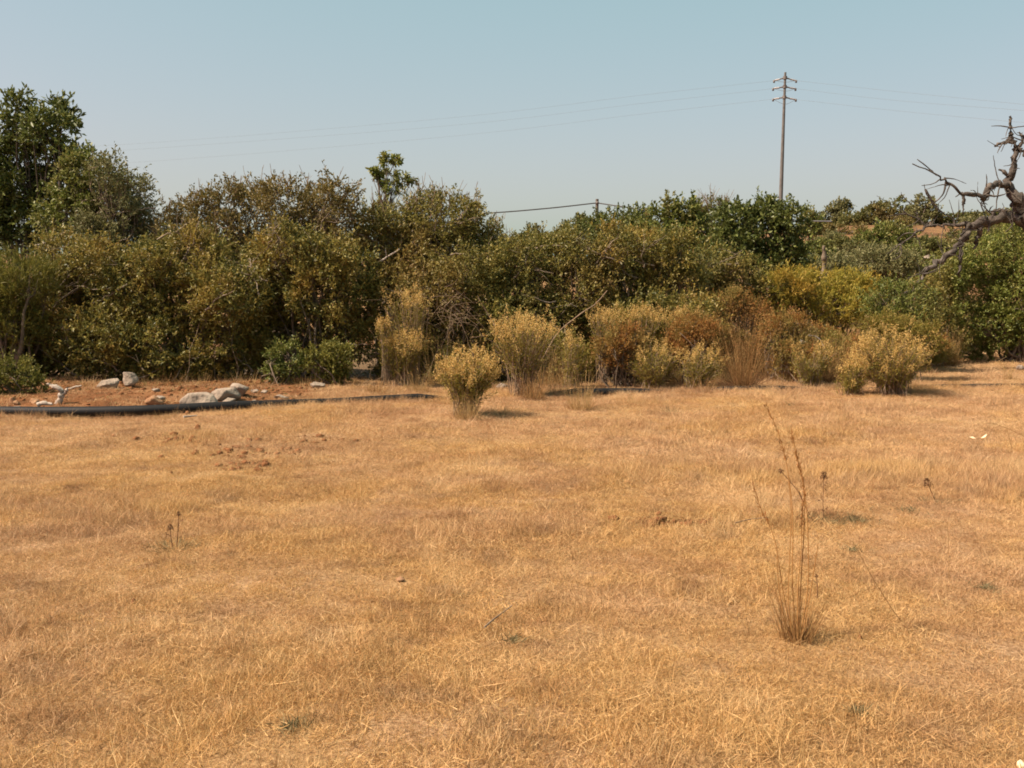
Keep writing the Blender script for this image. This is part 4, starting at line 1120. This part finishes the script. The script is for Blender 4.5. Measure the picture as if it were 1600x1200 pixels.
G1 = 'limestone rocks on the red earth'
rock('pale rounded boulder standing upright by the hedge foot at the left', 203, 604, 27, 24, 1, group=G1)
rock('flat tan boulder lying left beside the upright rounded one', 174, 606, 36, 15, 2, group=G1)
rock('large sloping grey rock at the front of the pile behind the pipe', 316, 633, 60, 22, 3, tilt=.22, group=G1)
rock('pale angular rock with a dark right face in the middle of the pile', 348, 625, 46, 21, 4, group=G1)
rock('pinkish rock at the back right of the pile', 373, 618, 30, 17, 5, group=G1)
rock('small pale rock at the front right of the pile touching the pipe', 357, 632, 26, 12, 6, group=G1)
rock('brown earthy stone behind the pipe left of the pile', 236, 633, 30, 14, 7, 'brownrock', group=G1)
rock('small whitish stone on top right of the brown earthy stone', 251, 627, 17, 9, 8, group=G1)
rock('small pale stone on earth above the brown earthy stone', 243, 612, 14, 5, 9, group=G1)
rock('small pinkish stone right of the rock pile', 398, 614, 14, 6, 10, 'rock', group=G1)
rock('tiny pale stone at the right end of the stones beside the pile', 413, 614, 12, 5, 11, group=G1)
rock('little bright stone lying against the pipe right of the pile', 400, 630, 10, 6, 12, group=G1)
rock('flat grey stone where the pipe enters the grass', 440, 623, 24, 8, 13, group=G1)
rock('pale flat stone before the small yellowish green shrub', 499, 606, 24, 9, 14, group=G1)
rock('small pale stone at the foot of the two golden shrubs in the centre', 786, 607, 20, 9, 15, group=G1)
rock('little reddish stone on the earth at the far left behind the pipe', 26, 632, 12, 7, 16, 'brownrock', group=G1)
rock('dark reddish clod of stone left of the forked bleached branch', 20, 630, 10, 8, 17, 'brownrock', group=G1)
rock('brown stone on the red bank left of the small pale stone', 55, 629, 16, 6, 18, 'brownrock', group=G1)
rock('pale pitted rock half hidden in dry brush right of the rust brown shrub', 1244, 552, 30, 22, 19, Y=17.6, group='pale rocks in the brush')
rock('pale rock at the foot of the bright green mastic on the right', 1524, 550, 18, 12, 20, group='pale rocks in the brush')
rock('low pinkish rock just left of the one at the mastic foot', 1503, 553, 20, 8, 21, group='pale rocks in the brush')
rock('pale stone on the far grass close to the right edge', 1594, 578, 12, 8, 22, group='pale rocks in the brush')
rock('pale flat rock on the far right slope beneath the dead limb', 1452, 408, 26, 9, 23, Y=40, group='pale rocks in the brush')
rock('small pale rock above the flat rock on the far right slope', 1443, 396, 12, 6, 24, Y=43, group='pale rocks in the brush')
rock('pale earth bank block showing at the hill top right of the carob', 1276, 350, 20, 10, 25, Y=60, group='pale rocks in the brush')

G2 = 'red earth clods in the mown grass'
for i, (px, py, w, h, lab) in enumerate([
        (379, 717, 18, 7, 'largest dark red earth clod on the bare streaks left of centre'),
        (309, 672, 12, 9, 'upright red clod just in front of the pipe at the left'),
        (258, 693, 12, 5, 'flat red clod left of the bare streaks'),
        (405, 737, 14, 7, 'red clod with a bit of straw at the lower right of the bare streaks'),
        (416, 711, 8, 6, 'small red clod right of the largest one'),
        (331, 713, 9, 4, 'small red clod left of the largest one'),
        (298, 692, 7, 6, 'tiny red clod between the flat one and the bare streaks'),
        (371, 700, 22, 4, 'long low ridge of red earth above the largest clod'),
        (372, 1, 0, 0, ''),
        (268, 741, 5, 7, 'tiny dark clod standing alone below the bare streaks'),
        (560, 647, 12, 6, 'reddish brown clod in grass in front of the middle stretch of pipe'),
        (1344, 1000, 9, 10, 'dark brown clod in grass right of the tall foreground stalks'),
        (208, 944, 12, 10, 'dark brown clod in the grass at the lower left')]):
    if w: rock(lab, px, py, w, h, 60 + i, 'clod', 'earth_clod', 'clod', sub=2, group=G2)
rock('small tan curved stone in the middle of the mown grass', 625, 908, 16, 8, 80, 'brownrock', 'field_stone', 'stone', sub=2)
rock('pale stone at the bottom right corner of the grass', 1597, 1203, 16, 18, 81, 'paleleaf', 'field_stone', 'stone', sub=2)

# ------------------------------------------------------------------ the pipe
def pipe():
    xs = np.linspace(-12, 14, 120)
    r = .064
    ys = pipe_y(xs)
    ys = np.convolve(np.pad(ys, 6, mode='edge'), np.ones(13) / 13, mode='valid')
    up = np.interp(xs, [-12, -3.6, -2.9, -2.3, -1.2, -.9, .3, .9, 1.8, 2.6, 3.1, 4.1, 4.6, 6.2, 8, 14],
                   [.06, .062, .035, .012, .025, -.05, -.05, .04, .02, -.055, .01, .005, -.06, .0, .01, .012])
    zs = np.convolve(np.pad(height(xs, ys), 6, mode='edge'), np.ones(13) / 13, mode='valid') + up
    P = np.stack([xs, ys, zs], -1)
    b = P[60]
    o = build('irrigation_pipe', capped(P, np.full(len(P), r), 16), M['pipe'], loc=b, smooth=True)
    tag(o, 'long black plastic pipe lying along the far edge of the mown field', 'pipe')
pipe()

# ------------------------------------------------------------------ power lines
def cyl(p0, p1, r0, r1, sides=10):
    return capped(spline([p0, p1], 2), np.array([r0, r1]), sides)

def box(c, s):
    c = np.asarray(c); s = np.asarray(s) / 2
    v = np.array([[x, y, z] for x in (-1, 1) for y in (-1, 1) for z in (-1, 1)]) * s + c
    return [(v, np.array([[0, 1, 3, 2], [4, 6, 7, 5], [0, 4, 5, 1], [2, 3, 7, 6], [0, 2, 6, 4], [1, 5, 7, 3]]))]

YP = 68.0
kP = YP / F
tip = at(1227, 113, YP)
foot = at(1218.5, 345, YP); foot[2] = hz(foot[0], YP) - .3
b = foot.copy(); b[2] += .3
pole = thing('power_pole', b, 'tall tapering power pole with three tiers of short arms', 'power pole')
build('shaft', capped(spline([foot, tip], 12), np.linspace(.145, .07, 12), 12), M['polewood'], pole, smooth=True, loc=b)
ends_l, ends_r = [], []
for py, xl, xr, yl, yr in [(121.5, 1209.5, 1244, 126, 126), (135.5, 1208, 1243, 138.5, 138.5), (152, 1208, 1243.5, 155, 155.5)]:
    f_ = (py - 113) / (330 - 113)
    cx = 1227 + (1219 - 1227) * f_
    c = at(cx, py, YP)
    build('collar', capped(spline([c + [0, 0, -.09], c + [0, 0, .09]], 2), np.array([.125, .125]), 10), M['arm'], pole, loc=b)
    for ex, ey, lst in ((xl, yl, ends_l), (xr, yr, ends_r)):
        e = at(ex, ey, YP)
        m = c + (e - c) * .45
        build('arm', [p for q in (cyl(c, m, .05, .04), cyl(m + [0, 0, -.03], e, .035, .03)) for p in q], M['arm'], pole, loc=b)
        disc = [p for j in range(4) for p in cyl(m + (e - m) * (.15 + .2 * j), m + (e - m) * (.24 + .2 * j), .055, .045, 8)]
        build('insulator', disc, M['insul'], pole, loc=b)
        build('clamp', box(e + [0, 0, -.05], (.10, .10, .16)), M['arm'], pole, loc=b)
        lst.append(e)
    # slack jumper under the lowest arms
    j = spline([at(xl, yl, YP), c + [0, -.2, -.45 if py > 150 else -.3], at(xr, yr, YP)], 12)
    build('jumper_wire', [tubes(j[None], np.full((1, 12), .010), 4)], M['wire'], pole, loc=b)

def wire(label, pts, r, mat, group):
    P = spline(pts, 40)
    o = build('overhead_wire', [tubes(P[None], np.full((1, 40), r), 5)], M[mat], loc=P[0], smooth=True)
    return tag(o, label, 'wire', group)
tier = ['top', 'middle', 'lowest']
# far left ends stand on a next pole far out of frame; each span hangs in its own vertical plane
for i, (e, (y1, y2, y3)) in enumerate(zip(ends_l, [(184, 219, 240), (196, 228, 250), (213, 248, 268)])):
    # measured rows at px 700, 250 and extrapolated -40
    pr = [e, at(1000, [149, 162, 178.5][i], YP + 7), at(700, y1 + .5, YP + 18), at(250, y2 + 3, YP + 36), at(-60, y3, YP + 50)]
    wire('%s faint grey wire running from the tall pole to the left' % tier[i], pr, .0045, 'wire', 'faint wires of the tall pole')
for i, (e, ya, yb) in enumerate(zip(ends_r, [141, 155, 171], [164, 173.5, 192.5])):
    pr = [e, at(1400, ya + 2, YP - 6), at(1610, yb, YP - 14), at(1800, yb + 17, YP - 22)]
    wire('%s faint grey wire running from the tall pole to the right' % tier[i], pr, .0045, 'wire', 'faint wires of the tall pole')

Y2 = 48.0
t2 = at(933, 311, Y2); f2 = at(932, 380, Y2); f2[2] = hz(f2[0], Y2) - .3
b2 = f2 + [0, 0, .3]
sp = thing('telephone_pole', b2, 'short thin dark pole on the skyline in the middle', 'pole')
build('shaft', capped(spline([f2, t2], 6), np.linspace(.085, .07, 6), 10), M['smallpole'], sp, smooth=True, loc=b2)
a2 = at(933, 317, Y2)
build('cable_clamp', box(a2 + [0, -.09, 0], (.12, .06, .12)), M['arm'], sp, loc=b2)
wire('dark cable running left from the short thin pole into the hedge top', [a2, at(850, 326, Y2 - .5), at(750, 333.5, Y2 - 1), at(600, 338, Y2 - 2), at(400, 338, Y2 - 4)], .028, 'cable', 'dark cables of the thin pole')
wire('dark cable running right from the short thin pole behind the carob shoots', [a2, at(980, 324, Y2 - 1), at(1060, 335, Y2 - 3), at(1160, 343, Y2 - 5), at(1300, 346, Y2 - 9)], .028, 'cable', 'dark cables of the thin pole')

# ------------------------------------------------------------------ things standing in the mown grass
def stalk_grass():
    rng = np.random.default_rng(77)
    b = gnd(1245, 1000); Y = b[1]
    t = thing('tall_grass', b, 'tall clump of reddish brown grass stalks rising alone in the right foreground', 'tall grass')
    S = [[(1241, 1000), (1229, 953), (1217, 880), (1212, 850), (1204, 825), (1188, 793), (1178, 758)],
         [(1243, 1000), (1238, 903), (1239, 837), (1237, 780), (1228, 720), (1215, 673), (1198, 637)],
         [(1247, 1000), (1252, 903), (1257, 807), (1255, 753), (1246, 717), (1237, 680)],
         [(1250, 1000), (1262, 920), (1263, 853), (1260, 793), (1253, 747), (1244, 712)],
         [(1246, 1000), (1247, 920), (1252, 853), (1253, 810), (1257, 770)],
         [(1240, 1000), (1232, 940), (1234, 870), (1236, 800), (1232, 745)],
         [(1252, 1000), (1264, 940), (1272, 890), (1278, 850)],
         [(1236, 1000), (1222, 950), (1216, 905), (1214, 870)]]
    for i, s in enumerate(S):
        dy = rng.normal(0, .05)
        pts = [at(x, y, Y + dy * j / len(s)) for j, (x, y) in enumerate(s)]
        pts[0][2] = min(pts[0][2], hz(pts[0][0], pts[0][1]))
        P = spline(pts, 22)
        pr = [tubes(P[None], np.linspace(.0026, .0015, 22)[None], 5)]
        if i < 5:   # feathery upper end
            n = 46
            q = P[rng.integers(14, 22, n)] + rng.normal(0, .004, (n, 3))
            d = nrm(P[-1] - P[15]) + rng.normal(0, .25, (n, 3))
            pr.append(leaves(q, d, rng.uniform(.015, .035, n), .0035, rng))
        build('stalk', pr, M['redstalk'], t, loc=b)
    n = 220
    a = rng.uniform(0, 6.28, n); r = .07 * np.sqrt(rng.random(n))
    P = b + np.stack([r * np.cos(a), r * np.sin(a), np.full(n, -.01)], -1)
    D = np.stack([np.cos(a) * .28 + rng.normal(0, .16, n), np.sin(a) * .28 + rng.normal(0, .16, n), np.ones(n)], -1)
    build('blades', [blades(P, D, rng.uniform(.08, .42, n) * rng.uniform(.4, 1, n), .0034, rng.normal(0, .15, n), rng, 4)], M['browngrass'], t, loc=b, kind='stuff')
stalk_grass()

def thistle(label, px, pyb, stems, seed, weed=0):
    """stems: list of ([(px,py)...], head_px) with a dry spiny head at the end"""
    rng = np.random.default_rng(seed + 1300)
    b = gnd(px, pyb); Y = b[1]; k = Y / F
    t = thing('thistle', b, label, 'thistle')
    for pts, hp, side in stems:
        P = spline([at(x, y, Y) for x, y in pts], 12)
        pr = [tubes(P[None], np.linspace(.0035, .0022, 12)[None], 5)]
        for _ in range(side):
            i = rng.integers(3, 10); d = nrm(nrm(P[-1] - P[0]) * .7 + rng.normal(0, .7, 3))
            q = P[i] + d * rng.uniform(.03, .08)
            pr.append(tubes(np.stack([P[i], (P[i] + q) / 2 + [0, 0, .006], q])[None], np.array([[.002, .0016, .0012]]), 4))
            pr.append(leaves(np.repeat(q[None], 7, 0), rng.normal(0, 1, (7, 3)), .012, .005, rng))
        build('stem', pr, M['thistle'], t, loc=b)
        ax = nrm(P[-1] - P[-3]); r = hp * k
        n = 130
        u = rng.random(n)
        d = nrm(np.cross(ax, rng.normal(size=(n, 3))))
        q = P[-1] + ax * (u * r * 2.1 - r * .3)[:, None] + d * ((1 - u) ** .8 * r * .85)[:, None]
        spk = leaves(q, ax * .8 + d * .8 + rng.normal(0, .2, (n, 3)), r * rng.uniform(.5, .9, n), r * .18, rng)
        v, f = rock_geo(seed, 2)
        build('flower_head', [(P[-1] + ax * r * .5 + v * np.array([.7, .7, 1.0]) * r * .8, f), spk], M['thistle'], t, loc=b)
    if weed:
        n = weed
        a = rng.uniform(0, 6.28, n); rr = rng.random(n) * .16
        Pw = b + np.stack([rr * np.cos(a), rr * np.sin(a) * .8, np.full(n, .005)], -1)
        Dw = np.stack([np.cos(a), np.sin(a), rng.uniform(.1, 1.0, n)], -1)
        build('base_leaves', [blades(Pw, Dw, rng.uniform(.03, .08, n), .005, rng.normal(0, .3, n), rng, 3)], M['weed'], t, loc=b, kind='stuff')
    return t
thistle('dry thistle with an upright pointed head behind the tall foreground stalks', 1287, 815, [([(1287, 815), (1286, 785), (1287, 748)], 5.5, 7)], 1, 60)
thistle('dry thistle with a long stem leaning left behind the tall foreground stalks', 1270, 812, [([(1270, 812), (1259, 793), (1247, 768), (1222, 738)], 3.5, 2)], 2, 30)
thistle('low thistle with two dark heads in the left of the mown grass', 272, 858, [([(270, 855), (267, 840), (266, 828)], 4.5, 1), ([(276, 855), (278, 830), (279, 806)], 3.5, 1)], 3, 110)
thistle('single pinkish brown thistle head on a short stem at the right', 1462, 785, [([(1462, 785), (1456, 770), (1451, 759)], 6.0, 1)], 4, 50)
thistle('thin thistle stalk standing in the right foreground grass', 1278, 945, [([(1277, 935), (1277, 915), (1276, 902)], 2.5, 1)], 5)

def weed(label, px, py, rx, seed, n=150, mat='weed', h=.06):
    n = n * 2 // 3
    rng = np.random.default_rng(seed + 1500)
    b = gnd(px, py); r = rx * b[1] / F
    t = thing('low_weed_or_shade', b, label, 'weed', 'low weeds in the mown grass')
    a = rng.uniform(0, 6.28, n); rr = np.abs(rng.normal(0, .62, n))
    P = b + np.stack([rr * np.cos(a) * r, rr * np.sin(a) * r * .9, np.zeros(n)], -1)
    P[:, 2] = height(P[:, 0], P[:, 1]) + .01
    D = np.stack([rng.normal(0, 1.3, n), rng.normal(0, 1.3, n), np.full(n, .9)], -1)
    build('leaves', [blades(P, D, rng.uniform(.4, 1.2, n) * h * .8, .0045, rng.normal(0, .3, n), rng, 3)], M[mat], t, loc=b, kind='stuff')
weed('grey green mat of weeds behind the tall foreground stalks', 1335, 815, 36, 1, 260)
weed('dusky green grassy tuft near the right edge of the foreground', 1540, 922, 20, 2, 120)
weed('small olive weed at the bottom right of the field', 1340, 1118, 22, 3, 110)
weed('dusty weed left of the tall foreground stalks foot', 1330, 862, 16, 4, 90)
weed('olive weed at the bottom left of the field', 455, 1140, 26, 5, 110)
weed('grey green weed right below the dry twig in the foreground', 800, 1005, 20, 6, 90)
weed('faint olive weed far right beside the pinkish thistle head', 1420, 800, 26, 7, 110)
weed('flat green blades drawn for the shade beside the furthest forward golden shrub', 782, 648, 26, 8, 200, 'weed')  # blades added where only the golden shrub's shadow falls on the grass
weed('small dark weed on the pale grass in front of the tall brown tussock', 1233, 634, 9, 9, 60, 'weed')

def field_stick(label, pts, r, mat='twig', lift=0.0):
    g = [gnd(x, y) + [0, 0, .05 + lift * i] for i, (x, y) in enumerate(pts)]
    P = spline(g, 14)
    o = build('dry_stick', capped(P, np.linspace(r, r * .5, 14), 6), M[mat], loc=g[0], smooth=True)
    return tag(o, label, 'stick')
field_stick('dry dark twig lying in the middle foreground grass', [(757, 997), (770, 985), (783, 975), (800, 962)], .005)
field_stick('thin straight stick lying in front of the pipe at the far left', [(-10, 646), (12, 643), (32, 641)], .012, 'palewood')
field_stick('short weathered board-like stick in front of the pipe at the left', [(50, 648), (63, 650), (76, 652)], .02, 'twig')
field_stick('short flat stick lying below the pipe left of the bare streaks', [(287, 658), (297, 657), (308, 656)], .014, 'palewood')
field_stick('thin grey stem lying left of the thistles behind the tall foreground stalks', [(1148, 829), (1172, 823), (1200, 820)], .004, 'twig')

def arc_stalk(label, pts, Yb, r=.0026, mat='browngrass'):
    P = spline([at(x, y, Yb - .02 * i) for i, (x, y) in enumerate(pts)], 18)
    o = build('dry_stalk', [tubes(P[None], np.linspace(r, r * .5, 18)[None], 5)], M[mat], loc=P[0])
    return tag(o, label, 'stalk')
Ya = CAMH * F / (985 - HOR)
arc_stalk('long thin brown stalk leaning left in the right foreground', [(1450, 1020), (1425, 988), (1400, 960), (1365, 905), (1332, 845)], Ya)
arc_stalk('long thin stalk reaching in from the right edge of the field', [(1628, 700), (1600, 682), (1575, 670), (1548, 660)], 11.0, .004)
arc_stalk('short thin stalk under the one reaching in at the right edge', [(1588, 720), (1580, 695), (1573, 670)], 10.2, .0035)
arc_stalk('single upright thin stalk rising from the grass at the right', [(1484, 950), (1483, 900), (1482, 850), (1480, 815)], 5.6, .002)
arc_stalk('thin dark stalk standing upright in the lower middle grass', [(684, 1140), (680, 1100), (672, 1060), (665, 1025)], 4.1, .002)
arc_stalk('thin curving dark stem at the left edge of the foreground', [(-8, 1106), (12, 1110), (26, 1118), (36, 1125)], 4.05, .002, 'twig')

# bleached leaf caught on the grass at the right
bl = gnd(1527, 697)
rngl = np.random.default_rng(4)
o = build('pale_leaf', [leaves(bl + rngl.normal(0, .02, (3, 3)) * [1, 1, .2] + [0, 0, .08], np.array([[1, 0, -.3], [.6, -.3, .5], [-1, .1, .3]]), np.array([.10, .08, .07]), .026, rngl)], M['paleleaf'], loc=bl)
tag(o, 'cream bleached dry leaf caught on the grass near the right edge', 'leaf')
